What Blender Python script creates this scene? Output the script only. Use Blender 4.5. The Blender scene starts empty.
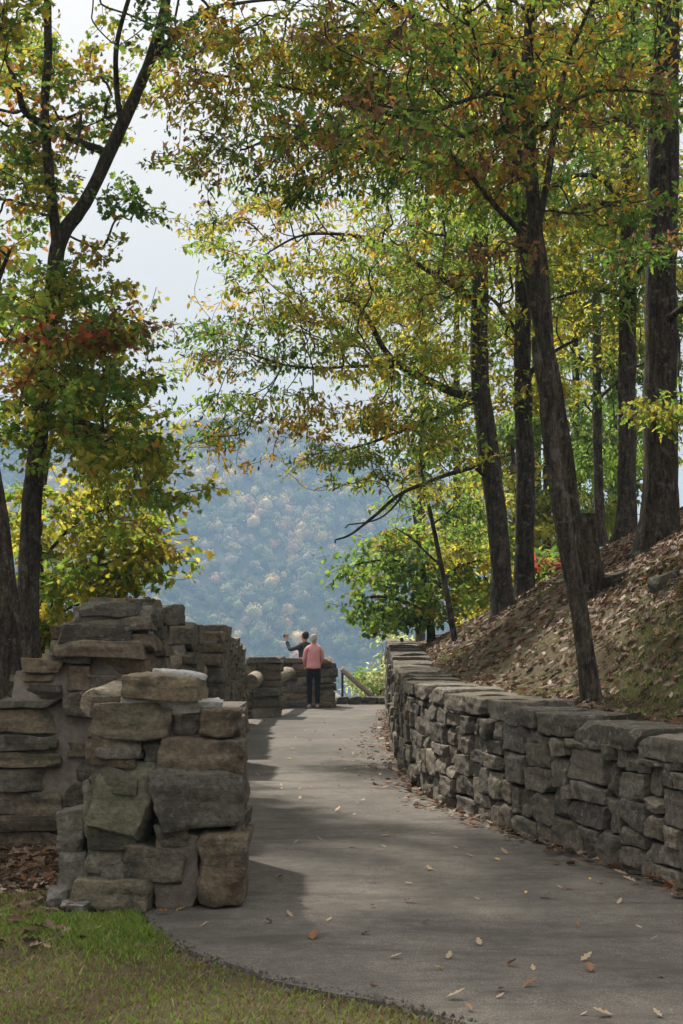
import bpy, math, random
import numpy as np
from mathutils import Vector, Matrix

PI = math.pi
scene = bpy.context.scene
COL = scene.collection
rng = np.random.default_rng(7)
random.seed(7)

# ------------------------------------------------------------------ camera
F = 1422.0                      # focal length in pixels of the 683 x 1024 frame
EYE = np.array([0.0, 0.0, 1.57])
PITCH = math.atan(128.0 / F)
cp, sp = math.cos(PITCH), math.sin(PITCH)

def ray(px, py):
    u, v = (px - 341.5) / F, (512.0 - py) / F
    return np.array([u, cp - v * sp, sp + v * cp])

def at(px, py, d):
    """point seen at a pixel, d metres ahead (world y = d)"""
    r = ray(px, py)
    return EYE + r * (d / r[1])

def gnd(px, py, z=0.0):
    r = ray(px, py)
    return EYE + r * ((z - EYE[2]) / r[2])

cam_d = bpy.data.cameras.new('camera')
cam = bpy.data.objects.new('camera', cam_d)
COL.objects.link(cam)
cam.location = EYE
cam.rotation_euler = (PI / 2 + PITCH, 0, 0)
cam_d.sensor_fit = 'VERTICAL'
cam_d.sensor_height = 36.0
cam_d.lens = F * 36.0 / 1024.0
cam_d.clip_start = 0.1
cam_d.clip_end = 5000
scene.camera = cam

# ------------------------------------------------------------------ light
SUN_AZ, SUN_EL = math.radians(-32), math.radians(53)     # azimuth from +Y, negative = left
world = bpy.data.worlds.new('World')
scene.world = world
world.use_nodes = True
wn, wl = world.node_tree.nodes, world.node_tree.links
wn.clear()
wo = wn.new('ShaderNodeOutputWorld')
bg = wn.new('ShaderNodeBackground')
sky = wn.new('ShaderNodeTexSky')
sky.sky_type = 'NISHITA'
sky.sun_disc = False
sky.sun_elevation = SUN_EL
sky.sun_rotation = SUN_AZ % (2 * PI)
sky.air_density = 1.0
sky.dust_density = 1.2
sky.ozone_density = 1.0
hs = wn.new('ShaderNodeHueSaturation')
hs.inputs['Saturation'].default_value = 0.0
wl.new(sky.outputs[0], hs.inputs['Color'])
# added sky veil: unseen zenith brightened to fill shade, low sky kept dim
tcw = wn.new('ShaderNodeTexCoord')
sep = wn.new('ShaderNodeSeparateXYZ')
wl.new(tcw.outputs['Generated'], sep.inputs[0])
mr = wn.new('ShaderNodeMapRange')
mr.inputs['From Min'].default_value = 0.0
mr.inputs['From Max'].default_value = 1.0
mr.inputs['To Min'].default_value = 1.3
mr.inputs['To Max'].default_value = 7.6
wl.new(sep.outputs['Z'], mr.inputs['Value'])
cl = wn.new('ShaderNodeMix'); cl.data_type = 'RGBA'; cl.blend_type = 'MULTIPLY'
cl.inputs[0].default_value = 1.0
cl.inputs[7].default_value = (1.0, 0.96, 0.905, 1)
wl.new(mr.outputs[0], cl.inputs[6])
veil = wn.new('ShaderNodeMix'); veil.data_type = 'RGBA'
veil.inputs[0].default_value = 0.9
wl.new(hs.outputs[0], veil.inputs[6])
wl.new(cl.outputs[2], veil.inputs[7])
wl.new(veil.outputs[2], bg.inputs['Color'])
bg.inputs['Strength'].default_value = 0.15
wl.new(bg.outputs[0], wo.inputs['Surface'])

sd = bpy.data.lights.new('sun', 'SUN')
sd.energy = 4.8
sd.angle = math.radians(2.5)
sd.color = (1.0, 0.93, 0.82)
sun = bpy.data.objects.new('sun', sd)
COL.objects.link(sun)
sdir = Vector((math.sin(SUN_AZ) * math.cos(SUN_EL), math.cos(SUN_AZ) * math.cos(SUN_EL), math.sin(SUN_EL)))
sun.rotation_euler = sdir.to_track_quat('Z', 'Y').to_euler()
sun.location = (-20, 20, 30)

scene.view_settings.view_transform = 'Standard'
scene.view_settings.look = 'None'
scene.view_settings.gamma = 1.0
scene.view_settings.exposure = 0.65
scene.view_settings.use_curve_mapping = False
scene.render.engine = 'CYCLES'
cy = scene.cycles
cy.use_denoising = True
cy.max_bounces = 7
cy.diffuse_bounces = 4
cy.glossy_bounces = 2
cy.transmission_bounces = 3
cy.transparent_max_bounces = 6
cy.volume_bounces = 1
cy.use_adaptive_sampling = True
cy.adaptive_threshold = 0.012
cy.sample_clamp_indirect = 6.0

# ------------------------------------------------------------------ noise
_tab = np.random.default_rng(99).random(4096) * 2 - 1

def vn(P, seed=0):
    P = np.asarray(P, float)
    I = np.floor(P).astype(np.int64)
    f = P - I
    u = f * f * (3 - 2 * f)
    def h(dx, dy, dz):
        return _tab[((I[:, 0] + dx) * 73856093 ^ (I[:, 1] + dy) * 19349663 ^ (I[:, 2] + dz) * 83492791 ^ (seed * 2654435)) & 4095]
    def lx(dy, dz):
        a, b = h(0, dy, dz), h(1, dy, dz)
        return a + (b - a) * u[:, 0]
    a0, a1 = lx(0, 0), lx(1, 0)
    b0, b1 = lx(0, 1), lx(1, 1)
    a = a0 + (a1 - a0) * u[:, 1]
    b = b0 + (b1 - b0) * u[:, 1]
    return a + (b - a) * u[:, 2]

def fbm(P, oct=3, seed=0):
    P = np.asarray(P, float)
    s, a = 0, 1.0
    for k in range(oct):
        s = s + a * vn(P * 2 ** k + 17.3 * k, seed + k)
        a *= 0.5
    return s

def sstep(a, b, x):
    t = np.clip((np.asarray(x, float) - a) / (b - a), 0, 1)
    return t * t * (3 - 2 * t)

# ------------------------------------------------------------------ mesh building
class MB:
    def __init__(self):
        self.V, self.C, self.F, self.M = [], [], [], []
        self.n = 0
    def add(self, V, faces, mat=0, col=(1, 1, 1)):
        """faces: list of int arrays (n, k)"""
        V = np.asarray(V, float)
        c = np.asarray(col, float)
        if c.ndim == 1:
            c = np.tile(c, (len(V), 1))
        if not isinstance(faces, (list, tuple)):
            faces = [faces]
        for f in faces:
            f = np.asarray(f, np.int64)
            if len(f):
                self.F.append(f + self.n)
                self.M.append(np.full(len(f), mat, np.int32))
        self.V.append(V)
        self.C.append(c)
        self.n += len(V)
    def build(self, name, mats, parent=None, smooth=None):
        me = bpy.data.meshes.new(name)
        V = np.concatenate(self.V)
        C = np.concatenate(self.C)
        me.vertices.add(len(V))
        me.vertices.foreach_set('co', V.astype(np.float32).ravel())
        loops = np.concatenate([f.ravel() for f in self.F]).astype(np.int32)
        tot = np.concatenate([np.full(len(f), f.shape[1], np.int32) for f in self.F])
        st = (np.cumsum(tot) - tot).astype(np.int32)
        me.loops.add(len(loops))
        me.loops.foreach_set('vertex_index', loops)
        me.polygons.add(len(tot))
        me.polygons.foreach_set('loop_start', st)
        me.polygons.foreach_set('material_index', np.concatenate(self.M))
        for m in (mats if isinstance(mats, (list, tuple)) else [mats]):
            me.materials.append(m)
        at_ = me.attributes.new('tint', 'FLOAT_COLOR', 'POINT')
        at_.data.foreach_set('color', np.concatenate([C, np.ones((len(C), 1))], 1).astype(np.float32).ravel())
        me.update(calc_edges=True)
        me.validate()
        if smooth is not None:
            me.polygons.foreach_set('use_smooth', np.ones(len(me.polygons), bool))
            if smooth < 180:
                me.set_sharp_from_angle(angle=math.radians(smooth))
        o = bpy.data.objects.new(name, me)
        COL.objects.link(o)
        if parent is not None:
            o.parent = parent
            o.location = -Vector(parent.location)
        return o

def tag(o, label=None, cat=None, group=None, kind=None):
    if label: o['label'] = label
    if cat: o['category'] = cat
    if group: o['group'] = group
    if kind: o['kind'] = kind
    return o

def thing(name, loc, label, cat, group=None):
    o = bpy.data.objects.new(name, None)
    o.empty_display_size = 0.2
    COL.objects.link(o)
    o.location = Vector([float(c) for c in loc])
    return tag(o, label, cat, group)

def frames(P):
    P = np.asarray(P, float)
    T = np.gradient(P, axis=0)
    T /= np.linalg.norm(T, axis=1, keepdims=True) + 1e-9
    a = np.array([1.0, 0, 0]) if abs(T[0][0]) < 0.8 else np.array([0, 1.0, 0])
    A = np.zeros_like(P); B = np.zeros_like(P)
    for i in range(len(P)):
        a = a - T[i] * a.dot(T[i])
        a /= np.linalg.norm(a) + 1e-9
        A[i] = a
        B[i] = np.cross(T[i], a)
    return T, A, B

def tube(mb, P, R, sides=6, mat=0, col=(1, 1, 1), rough=0.0, seed=0, cap=True, flare=0.0, squash=None):
    P = np.asarray(P, float); R = np.asarray(R, float)
    T, A, B = frames(P)
    ang = np.arange(sides) * 2 * PI / sides
    ca, sa = np.cos(ang), np.sin(ang)
    s1, s2 = (1, 1) if squash is None else squash
    dirs = A[:, None, :] * ca[None, :, None] * s1 + B[:, None, :] * sa[None, :, None] * s2
    rr = np.repeat(R[:, None], sides, 1)
    if flare:
        s = np.concatenate([[0], np.cumsum(np.linalg.norm(np.diff(P, axis=0), axis=1))])
        lob = 1 + 0.35 * np.cos(ang * 4 + seed) + 0.25 * np.cos(ang * 3 + seed * 2)
        rr = rr * (1 + flare * 1.2 * np.exp(-s / 0.33)[:, None] * lob[None, :])
    V = P[:, None, :] + dirs * rr[:, :, None]
    if rough:
        Q = V.reshape(-1, 3)
        nz = fbm(np.concatenate([Q[:, :2] * 14, Q[:, 2:] * 2.5], 1), 3, seed) * 0.6 + vn(Q * 2.2, seed + 5) * 0.9
        V = V + dirs * (rr * rough * nz.reshape(rr.shape))[:, :, None]
    V = V.reshape(-1, 3)
    n = len(P)
    i = np.arange(n - 1)[:, None] * sides
    j = np.arange(sides)[None, :]
    k = (j + 1) % sides
    q = np.stack([i + j, i + k, i + sides + k, i + sides + j], -1).reshape(-1, 4)
    fs = [q]
    if cap:
        fs.append(np.arange(sides)[::-1][None, :])
        fs.append((np.arange(sides) + (n - 1) * sides)[None, :])
    mb.add(V, fs, mat, col)

def catmull(P, per=6):
    P = np.asarray(P, float)
    if len(P) < 3:
        t = np.linspace(0, 1, per + 1)[:, None]
        return P[0] + (P[-1] - P[0]) * t
    Q = np.vstack([2 * P[0] - P[1], P, 2 * P[-1] - P[-2]])
    out = []
    for i in range(1, len(Q) - 2):
        p0, p1, p2, p3 = Q[i - 1], Q[i], Q[i + 1], Q[i + 2]
        for t in np.arange(per) / per:
            out.append(0.5 * (2 * p1 + (p2 - p0) * t + (2 * p0 - 5 * p1 + 4 * p2 - p3) * t * t + (3 * p1 - p0 - 3 * p2 + p3) * t ** 3))
    out.append(P[-1])
    return np.array(out)

# ------------------------------------------------------------------ materials
def mat_new(name):
    m = bpy.data.materials.new(name)
    m.use_nodes = True
    nt = m.node_tree
    nt.nodes.clear()
    out = nt.nodes.new('ShaderNodeOutputMaterial')
    return m, nt, out

def N(nt, kind, **kw):
    n = nt.nodes.new(kind)
    for k, v in kw.items():
        setattr(n, k, v)
    return n

def noise(nt, vec, scale, detail=4, rough=0.6, mapping=None):
    if mapping is not None:
        mp = N(nt, 'ShaderNodeMapping')
        mp.inputs['Scale'].default_value = mapping
        nt.links.new(vec, mp.inputs['Vector'])
        vec = mp.outputs[0]
    n = N(nt, 'ShaderNodeTexNoise')
    n.inputs['Scale'].default_value = scale
    n.inputs['Detail'].default_value = detail
    n.inputs['Roughness'].default_value = rough
    nt.links.new(vec, n.inputs['Vector'])
    return n.outputs['Fac']

def ramp(nt, fac, stops):
    r = N(nt, 'ShaderNodeValToRGB')
    e = r.color_ramp.elements
    while len(e) < len(stops):
        e.new(0.5)
    for k, (p, c) in enumerate(stops):
        e[k].position = p
        e[k].color = (c, c, c, 1) if isinstance(c, (int, float)) else (*c, 1)
    nt.links.new(fac, r.inputs['Fac'])
    return r.outputs['Color']

def mix(nt, a, b, fac, mode='MIX'):
    m = N(nt, 'ShaderNodeMix', data_type='RGBA', blend_type=mode)
    for s, v in ((0, fac), (6, a), (7, b)):
        if isinstance(v, bpy.types.NodeSocket):
            nt.links.new(v, m.inputs[s])
        elif s == 0:
            m.inputs[0].default_value = v
        else:
            m.inputs[s].default_value = (*v, 1)
    return m.outputs[2]

def bump(nt, h, dist, strength=1.0, normal=None):
    b = N(nt, 'ShaderNodeBump')
    b.inputs['Distance'].default_value = dist
    b.inputs['Strength'].default_value = strength
    nt.links.new(h, b.inputs['Height'])
    if normal is not None:
        nt.links.new(normal, b.inputs['Normal'])
    return b.outputs[0]

def bsdf(nt, out, color, rough=0.9, normal=None, spec=0.25):
    p = N(nt, 'ShaderNodeBsdfPrincipled')
    if isinstance(color, bpy.types.NodeSocket):
        nt.links.new(color, p.inputs['Base Color'])
    else:
        p.inputs['Base Color'].default_value = (*color, 1)
    p.inputs['Roughness'].default_value = rough
    p.inputs['Specular IOR Level'].default_value = spec
    if normal is not None:
        nt.links.new(normal, p.inputs['Normal'])
    nt.links.new(p.outputs[0], out.inputs['Surface'])
    return p

def objco(nt):
    return N(nt, 'ShaderNodeTexCoord').outputs['Object']

def tint(nt):
    return N(nt, 'ShaderNodeAttribute', attribute_name='tint').outputs['Color']

def rock_mat(name, lichen=0.3, bed=0.7):
    m, nt, out = mat_new(name)
    co = objco(nt)
    strata = noise(nt, co, 3.0, 5, 0.65, (0.7, 0.7, 6.0))
    fine = noise(nt, co, 26, 5, 0.7)
    blot = noise(nt, co, 4.5, 5, 0.62)
    spots = noise(nt, co, 17, 3, 0.55)
    c = mix(nt, tint(nt), ramp(nt, strata, [(0.3, 1 - 0.6 * bed), (0.7, 1 + 0.3 * bed)]), 1.0, 'MULTIPLY')
    c = mix(nt, c, ramp(nt, fine, [(0.3, 0.5), (0.7, 1.35)]), 0.9, 'MULTIPLY')
    c = mix(nt, c, (0.055, 0.052, 0.045), ramp(nt, blot, [(0.53, 0), (0.62, 0.62)]))
    c = mix(nt, c, (0.34, 0.34, 0.30), ramp(nt, spots, [(0.60, 0), (0.64, lichen)]))
    c = mix(nt, c, (0.13, 0.15, 0.075), ramp(nt, noise(nt, co, 1.7, 5, 0.7), [(0.52, 0), (0.72, 0.42)]))
    n1 = bump(nt, strata, 0.05, bed)
    n1 = bump(nt, blot, 0.03, 0.6, n1)
    n2 = bump(nt, fine, 0.03, 1.0, n1)
    n3 = bump(nt, noise(nt, co, 75, 4, 0.7), 0.010, 0.9, n2)
    bsdf(nt, out, c, 0.92, n3, 0.2)
    return m

def mortar_mat(name, col, amount=0.02):
    m, nt, out = mat_new(name)
    co = objco(nt)
    f = noise(nt, co, 12, 6, 0.7)
    c = mix(nt, col, ramp(nt, f, [(0.3, 0.6), (0.7, 1.25)]), 0.9, 'MULTIPLY')
    bsdf(nt, out, c, 0.95, bump(nt, noise(nt, co, 30, 5, 0.7), amount, 0.9), 0.15)
    return m

def bark_mat(name, dark, light):
    m, nt, out = mat_new(name)
    co = objco(nt)
    furrow = noise(nt, co, 24, 6, 0.7, (1, 1, 0.2))
    plates = noise(nt, co, 9, 4, 0.6, (1, 1, 0.35))
    c = ramp(nt, furrow, [(0.34, dark), (0.66, light)])
    c = mix(nt, c, ramp(nt, noise(nt, co, 42, 4, 0.75, (1, 1, 0.6)), [(0.35, 0.45), (0.65, 1.5)]), 0.9, 'MULTIPLY')
    c = mix(nt, c, ramp(nt, plates, [(0.4, 0.6), (0.62, 1.25)]), 0.8, 'MULTIPLY')
    c = mix(nt, c, (0.16, 0.16, 0.14), ramp(nt, noise(nt, co, 8, 5, 0.7), [(0.57, 0), (0.62, 0.55)]))
    c = mix(nt, c, (0.07, 0.085, 0.035), ramp(nt, noise(nt, co, 2.1, 4, 0.7), [(0.55, 0), (0.75, 0.45)]))
    n = bump(nt, furrow, 0.035, 1.0)
    n = bump(nt, plates, 0.02, 0.8, n)
    bsdf(nt, out, c, 0.95, n, 0.15)
    return m

def leaf_mat(name, trans=0.55):
    m, nt, out = mat_new(name)
    t = tint(nt)
    p = N(nt, 'ShaderNodeBsdfPrincipled')
    p.inputs['Roughness'].default_value = 0.6
    p.inputs['Specular IOR Level'].default_value = 0.18
    nt.links.new(t, p.inputs['Base Color'])
    tr = N(nt, 'ShaderNodeBsdfTranslucent')
    g = N(nt, 'ShaderNodeHueSaturation')
    g.inputs['Saturation'].default_value = 1.02
    g.inputs['Value'].default_value = 1.9
    nt.links.new(t, g.inputs['Color'])
    nt.links.new(g.outputs[0], tr.inputs['Color'])
    ms = N(nt, 'ShaderNodeMixShader')
    ms.inputs[0].default_value = trans
    nt.links.new(p.outputs[0], ms.inputs[1])
    nt.links.new(tr.outputs[0], ms.inputs[2])
    nt.links.new(ms.outputs[0], out.inputs['Surface'])
    return m

def tint_mat(name, rough=0.9, bump_scale=None, bump_d=0.01):
    m, nt, out = mat_new(name)
    co = objco(nt)
    c = tint(nt)
    n = None
    if bump_scale:
        f = noise(nt, co, bump_scale, 4, 0.65)
        c = mix(nt, c, ramp(nt, f, [(0.3, 0.7), (0.7, 1.2)]), 0.8, 'MULTIPLY')
        n = bump(nt, f, bump_d, 0.8)
    bsdf(nt, out, c, rough, n, 0.2)
    return m

M_ROCK = rock_mat('sandstone', 0.25, 0.5)
M_ROCKR = rock_mat('grey_sandstone', 0.4, 0.3)
M_MORTAR = mortar_mat('mortar', (0.19, 0.165, 0.14))
M_DARKFILL = mortar_mat('soil_fill', (0.035, 0.03, 0.025))
M_WHITE = mortar_mat('fresh_mortar', (0.50, 0.50, 0.48), 0.04)
M_BARK = bark_mat('bark', (0.016, 0.013, 0.010), (0.095, 0.076, 0.058))
M_BARKG = bark_mat('grey_bark', (0.020, 0.017, 0.013), (0.115, 0.095, 0.075))
M_LEAF = leaf_mat('leaf')
M_LITTER = leaf_mat('dry_leaf', 0.12)
M_GRASS = leaf_mat('grass_blade', 0.25)
M_FOREST = tint_mat('forest_canopy', 0.95)

def asphalt():
    m, nt, out = mat_new('asphalt')
    co = objco(nt)
    agg = noise(nt, co, 120, 3, 0.7)
    mid = noise(nt, co, 9, 6, 0.7)
    big = noise(nt, co, 0.7, 5, 0.65, (1, 0.6, 1))
    stain = noise(nt, co, 2.3, 6, 0.75, (0.35, 1.2, 1))
    c = ramp(nt, agg, [(0.3, (0.055, 0.049, 0.043)), (0.55, (0.125, 0.112, 0.097)), (0.75, (0.27, 0.245, 0.21))])
    c = mix(nt, c, ramp(nt, mid, [(0.3, 0.72), (0.7, 1.2)]), 0.9, 'MULTIPLY')
    c = mix(nt, c, ramp(nt, big, [(0.34, 0.62), (0.66, 1.3)]), 0.9, 'MULTIPLY')
    c = mix(nt, c, (0.055, 0.048, 0.04), ramp(nt, stain, [(0.50, 0), (0.64, 0.7)]))
    v = N(nt, 'ShaderNodeTexVoronoi', feature='DISTANCE_TO_EDGE')
    mp = N(nt, 'ShaderNodeMapping')
    mp.inputs['Scale'].default_value = (0.5, 0.42, 1)
    wv = N(nt, 'ShaderNodeTexNoise')
    wv.inputs['Scale'].default_value = 3.0
    wv.inputs['Detail'].default_value = 5
    nt.links.new(co, wv.inputs['Vector'])
    ad = N(nt, 'ShaderNodeMix', data_type='RGBA', blend_type='ADD')
    ad.inputs[0].default_value = 0.5
    nt.links.new(co, ad.inputs[6]); nt.links.new(wv.outputs['Color'], ad.inputs[7])
    nt.links.new(ad.outputs[2], mp.inputs['Vector'])
    nt.links.new(mp.outputs[0], v.inputs['Vector'])
    v.inputs['Scale'].default_value = 1.0
    crack = ramp(nt, v.outputs['Distance'], [(0.0, 0.22), (0.007, 0.0)])
    c = mix(nt, c, (0.03, 0.028, 0.025), crack)
    n = bump(nt, agg, 0.006, 0.9)
    n = bump(nt, mid, 0.012, 0.6, n)
    bsdf(nt, out, c, 0.88, n, 0.3)
    return m

def soil():
    m, nt, out = mat_new('soil')
    co = objco(nt)
    f = noise(nt, co, 22, 6, 0.75)
    b = noise(nt, co, 1.1, 5, 0.7)
    c = ramp(nt, f, [(0.32, (0.025, 0.019, 0.013)), (0.54, (0.075, 0.058, 0.038)), (0.74, (0.17, 0.133, 0.09))])
    c = mix(nt, c, (0.085, 0.10, 0.035), ramp(nt, b, [(0.44, 0), (0.62, 0.7)]))
    c = mix(nt, c, tint(nt), 0.35)
    n = bump(nt, f, 0.03, 0.9)
    bsdf(nt, out, c, 0.97, n, 0.1)
    return m

M_ASPHALT = asphalt()
M_SOIL = soil()

# ------------------------------------------------------------------ ground
XRy = np.array([-60, 0, 5, 8.9, 11.4, 13.4, 15.5, 19, 26, 33, 40])
XRx = np.array([22, 5.2, 3.45, 2.18, 1.46, 0.96, 0.74, 0.70, 0.86, 1.04, 1.25])
def XR(y): return np.interp(y, XRy, XRx)
def HW(y): return np.interp(y, [0, 9, 12.5, 17, 21.7, 30, 34], [0.85, 0.92, 1.05, 1.15, 1.27, 1.52, 1.58])
EDGE = [gnd(470, 1024), gnd(400, 1003), gnd(330, 990), gnd(262, 975), gnd(200, 955), gnd(155, 932), gnd(138, 906)]
XLy = np.array([-60, 0, 3.5] + [p[1] for p in EDGE] + [9.4, 12, 20, 27, 30, 32.5, 34.6, 36])
XLx = np.array([14, 4.0, 2.1] + [p[0] for p in EDGE] + [-1.3, -1.55, -1.7, -1.95, -1.75, -1.3, -0.9, -0.9])
def XL(y): return np.interp(y, XLy, XLx)
PATH_END = 34.7

RIDPX = np.array([-1500, -700, -300, 0, 100, 155, 200, 240, 262, 290, 350, 430, 560, 800, 1100, 2000])
RIDPY = np.array([470, 500, 470, 458, 447, 441, 436, 431, 435, 443, 459, 480, 515, 540, 500, 480])
def mountain(x, y):
    yr = 900.0 + 40 * np.sin(x / 130.0)
    rz = np.array([at(341, p, 900)[2] for p in RIDPY])
    rx = (RIDPX - 341.5) * 900 / F
    ridge = np.interp(x, rx, rz)
    up = np.clip((y - 560) / (yr - 560), 0, 1)
    up = 0.35 * up + 0.65 * up ** 1.3
    down = 1 - 0.6 * sstep(0, 500, y - yr)
    P = np.stack([x / 70, y / 170, np.zeros_like(x)], -1).reshape(-1, 3)
    g = fbm(P, 3, 3).reshape(np.shape(x)) * 34 * up * (1 - up) * 3
    return -95 + np.where(y < yr, up, down) * (ridge + 95) + g

def ground(x, y, detail=True):
    x = np.asarray(x, float); y = np.asarray(y, float)
    x, y = np.broadcast_arrays(x, y)
    shp = x.shape
    x = x.ravel(); y = y.ravel()
    t = x - (XR(y) + 0.5)
    fade = 1 - sstep(23, 36, y)
    t0 = np.interp(y, [9, 13, 16, 21], [0.60, 0.58, 0.45, 0.10])
    rise = np.interp(y, [14, 22], [0.92, 0.72]) * (np.sqrt((t - t0) ** 2 + 0.03) + (t - t0)) / 2
    rise = 7.0 * (1 - np.exp(-np.clip(rise, 0, None) / 7.0))
    hw = HW(y) * (1 - sstep(35.5, 39, y))
    zr = np.where(t > -0.25, hw - 0.07 + rise * fade, 0.0)
    zr = np.where((t > -0.25) & (t < 0.08), np.minimum(zr, hw - 0.12), zr)
    onp = (x > XL(y) - 0.02) & (x < XR(y) + 0.1) & (y < PATH_END)
    P = np.stack([x, y, np.zeros_like(x)], -1)
    if detail:
        nz = fbm(P * 0.6, 3, 11) * 0.05 + fbm(P * 3.1, 2, 12) * 0.018
        lit = sstep(0.0, 0.6, t) + (t < 0) * 0.6
        zr = zr + np.where(onp, 0, nz * lit)
    zr = np.where(onp, -0.035, zr)
    nearp = (~onp) & (x > XL(y) - 0.35) & (x <= XL(y)) & (y < PATH_END)
    zr = np.where(nearp, zr * 0.5 - 0.012, zr)
    xl = np.interp(y, [0, 9, 13, 18, 40], [-16, -12, -6.5, -5.0, -4.5])
    D = np.maximum(np.maximum(y - 37.5, xl - x), 0)
    D = np.where(x > 8, np.maximum(0, y - 37.5), D)
    zr = zr - 0.72 * np.clip(D - 0.3, 0, None)
    z = np.maximum(zr, mountain(x, y))
    return z.reshape(shp)

def axis(fine0, fine1, step, lo, hi, grow=1.18):
    a = list(np.arange(fine0, fine1 + 1e-6, step))
    s = step
    while a[-1] < hi:
        s = min(s * grow, 22.0); a.append(a[-1] + s)
    s = step
    b = []
    c = a[0]
    while c > lo:
        s = min(s * grow, 22.0); c -= s; b.append(c)
    return np.array(b[::-1] + a)

gx = axis(-5.0, 6.5, 0.11, -900, 900)
gy = axis(5.0, 38.0, 0.13, -70, 1350)
GX, GY = np.meshgrid(gx, gy)
GZ = ground(GX, GY)
mb = MB()
nx, ny = len(gx), len(gy)
idx = np.arange(nx * ny).reshape(ny, nx)
quads = np.stack([idx[:-1, :-1], idx[:-1, 1:], idx[1:, 1:], idx[1:, :-1]], -1).reshape(-1, 4)
gc = np.tile([0.12, 0.09, 0.06], (nx * ny, 1))
far = (GY.ravel() > 60) | (GX.ravel() < -20) | (GX.ravel() > 30)
gc[far] = (0.05, 0.06, 0.025)
mb.add(np.stack([GX, GY, GZ], -1).reshape(-1, 3), quads, 0, gc)
tag(mb.build('ground', M_SOIL, smooth=180), 'brown leaf strewn ground rising as a bank and falling to a valley', 'ground', kind='structure')

# asphalt path: slab with a ragged 35 mm edge
mb = MB()
py_ = np.concatenate([np.arange(-12, 4, 0.5), np.arange(4, PATH_END + 0.01, 0.1)])
nu = 40
rows = []
for y in py_:
    jl = 0.035 * vn(np.array([[y * 5.0, 3.3, 0]]))[0] + 0.02 * vn(np.array([[y * 15.0, 8.3, 0]]))[0]
    a, b = XL(y) + jl, XR(y) + 0.18
    u = np.linspace(0, 1, nu)
    xs = a + (b - a) * u
    P = np.stack([xs, np.full(nu, y), np.zeros(nu)], -1)
    zs = 0.006 + 0.012 * fbm(P * 0.9, 2, 21) - 0.01 * np.exp(-((xs - a) / 0.12))
    rows.append(np.vstack([[a - 0.015, y, -0.06], np.stack([xs, np.full(nu, y), zs], -1)]))
R_ = np.array(rows)
n0, n1 = R_.shape[:2]
idx = np.arange(n0 * n1).reshape(n0, n1)
mb.add(R_.reshape(-1, 3), np.stack([idx[:-1, :-1], idx[:-1, 1:], idx[1:, 1:], idx[1:, :-1]], -1).reshape(-1, 4))
end = R_[-1].copy(); end2 = end.copy(); end2[:, 2] -= 0.2
mb.add(np.vstack([end, end2]), np.array([[i, i + n1, i + n1 + 1, i + 1] for i in range(n1 - 1)]))
tag(mb.build('path', M_ASPHALT, smooth=60), 'worn grey asphalt footpath curving up to the overlook', 'path', kind='structure')

# ------------------------------------------------------------------ stones
def cube_grid(t):
    ids, V, Fq = {}, [], []
    n = len(t)
    def vid(i, j, k):
        key = (i, j, k)
        if key not in ids:
            ids[key] = len(V)
            V.append((t[i], t[j], t[k]))
        return ids[key]
    m = n - 1
    for i in range(m):
        for j in range(m):
            Fq.append((vid(i, j, m), vid(i + 1, j, m), vid(i + 1, j + 1, m), vid(i, j + 1, m)))
            Fq.append((vid(i, j, 0), vid(i, j + 1, 0), vid(i + 1, j + 1, 0), vid(i + 1, j, 0)))
            Fq.append((vid(i, 0, j), vid(i + 1, 0, j), vid(i + 1, 0, j + 1), vid(i, 0, j + 1)))
            Fq.append((vid(i, m, j), vid(i, m, j + 1), vid(i + 1, m, j + 1), vid(i + 1, m, j)))
            Fq.append((vid(0, i, j), vid(0, i, j + 1), vid(0, i + 1, j + 1), vid(0, i + 1, j)))
            Fq.append((vid(m, i, j), vid(m, i + 1, j), vid(m, i + 1, j + 1), vid(m, i, j + 1)))
    return np.array(V, float), np.array(Fq)

G_HI = cube_grid([-1, -0.97, -0.9, -0.78, -0.62, -0.44, -0.26, -0.08, 0.08, 0.26, 0.44, 0.62, 0.78, 0.9, 0.97, 1])
G_MID = cube_grid([-1, -0.92, -0.6, -0.2, 0.2, 0.6, 0.92, 1])
G_LO = cube_grid([-1, -0.85, 0, 0.85, 1])
STONE_COLS = np.array([(0.25, 0.205, 0.15), (0.20, 0.172, 0.135), (0.29, 0.23, 0.16), (0.165, 0.148, 0.122), (0.225, 0.195, 0.15), (0.26, 0.205, 0.14), (0.20, 0.185, 0.15)])
STONE_GREY = np.array([(0.25, 0.215, 0.17), (0.215, 0.19, 0.155), (0.29, 0.245, 0.19), (0.185, 0.165, 0.142), (0.24, 0.21, 0.175), (0.27, 0.23, 0.18)])

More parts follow.
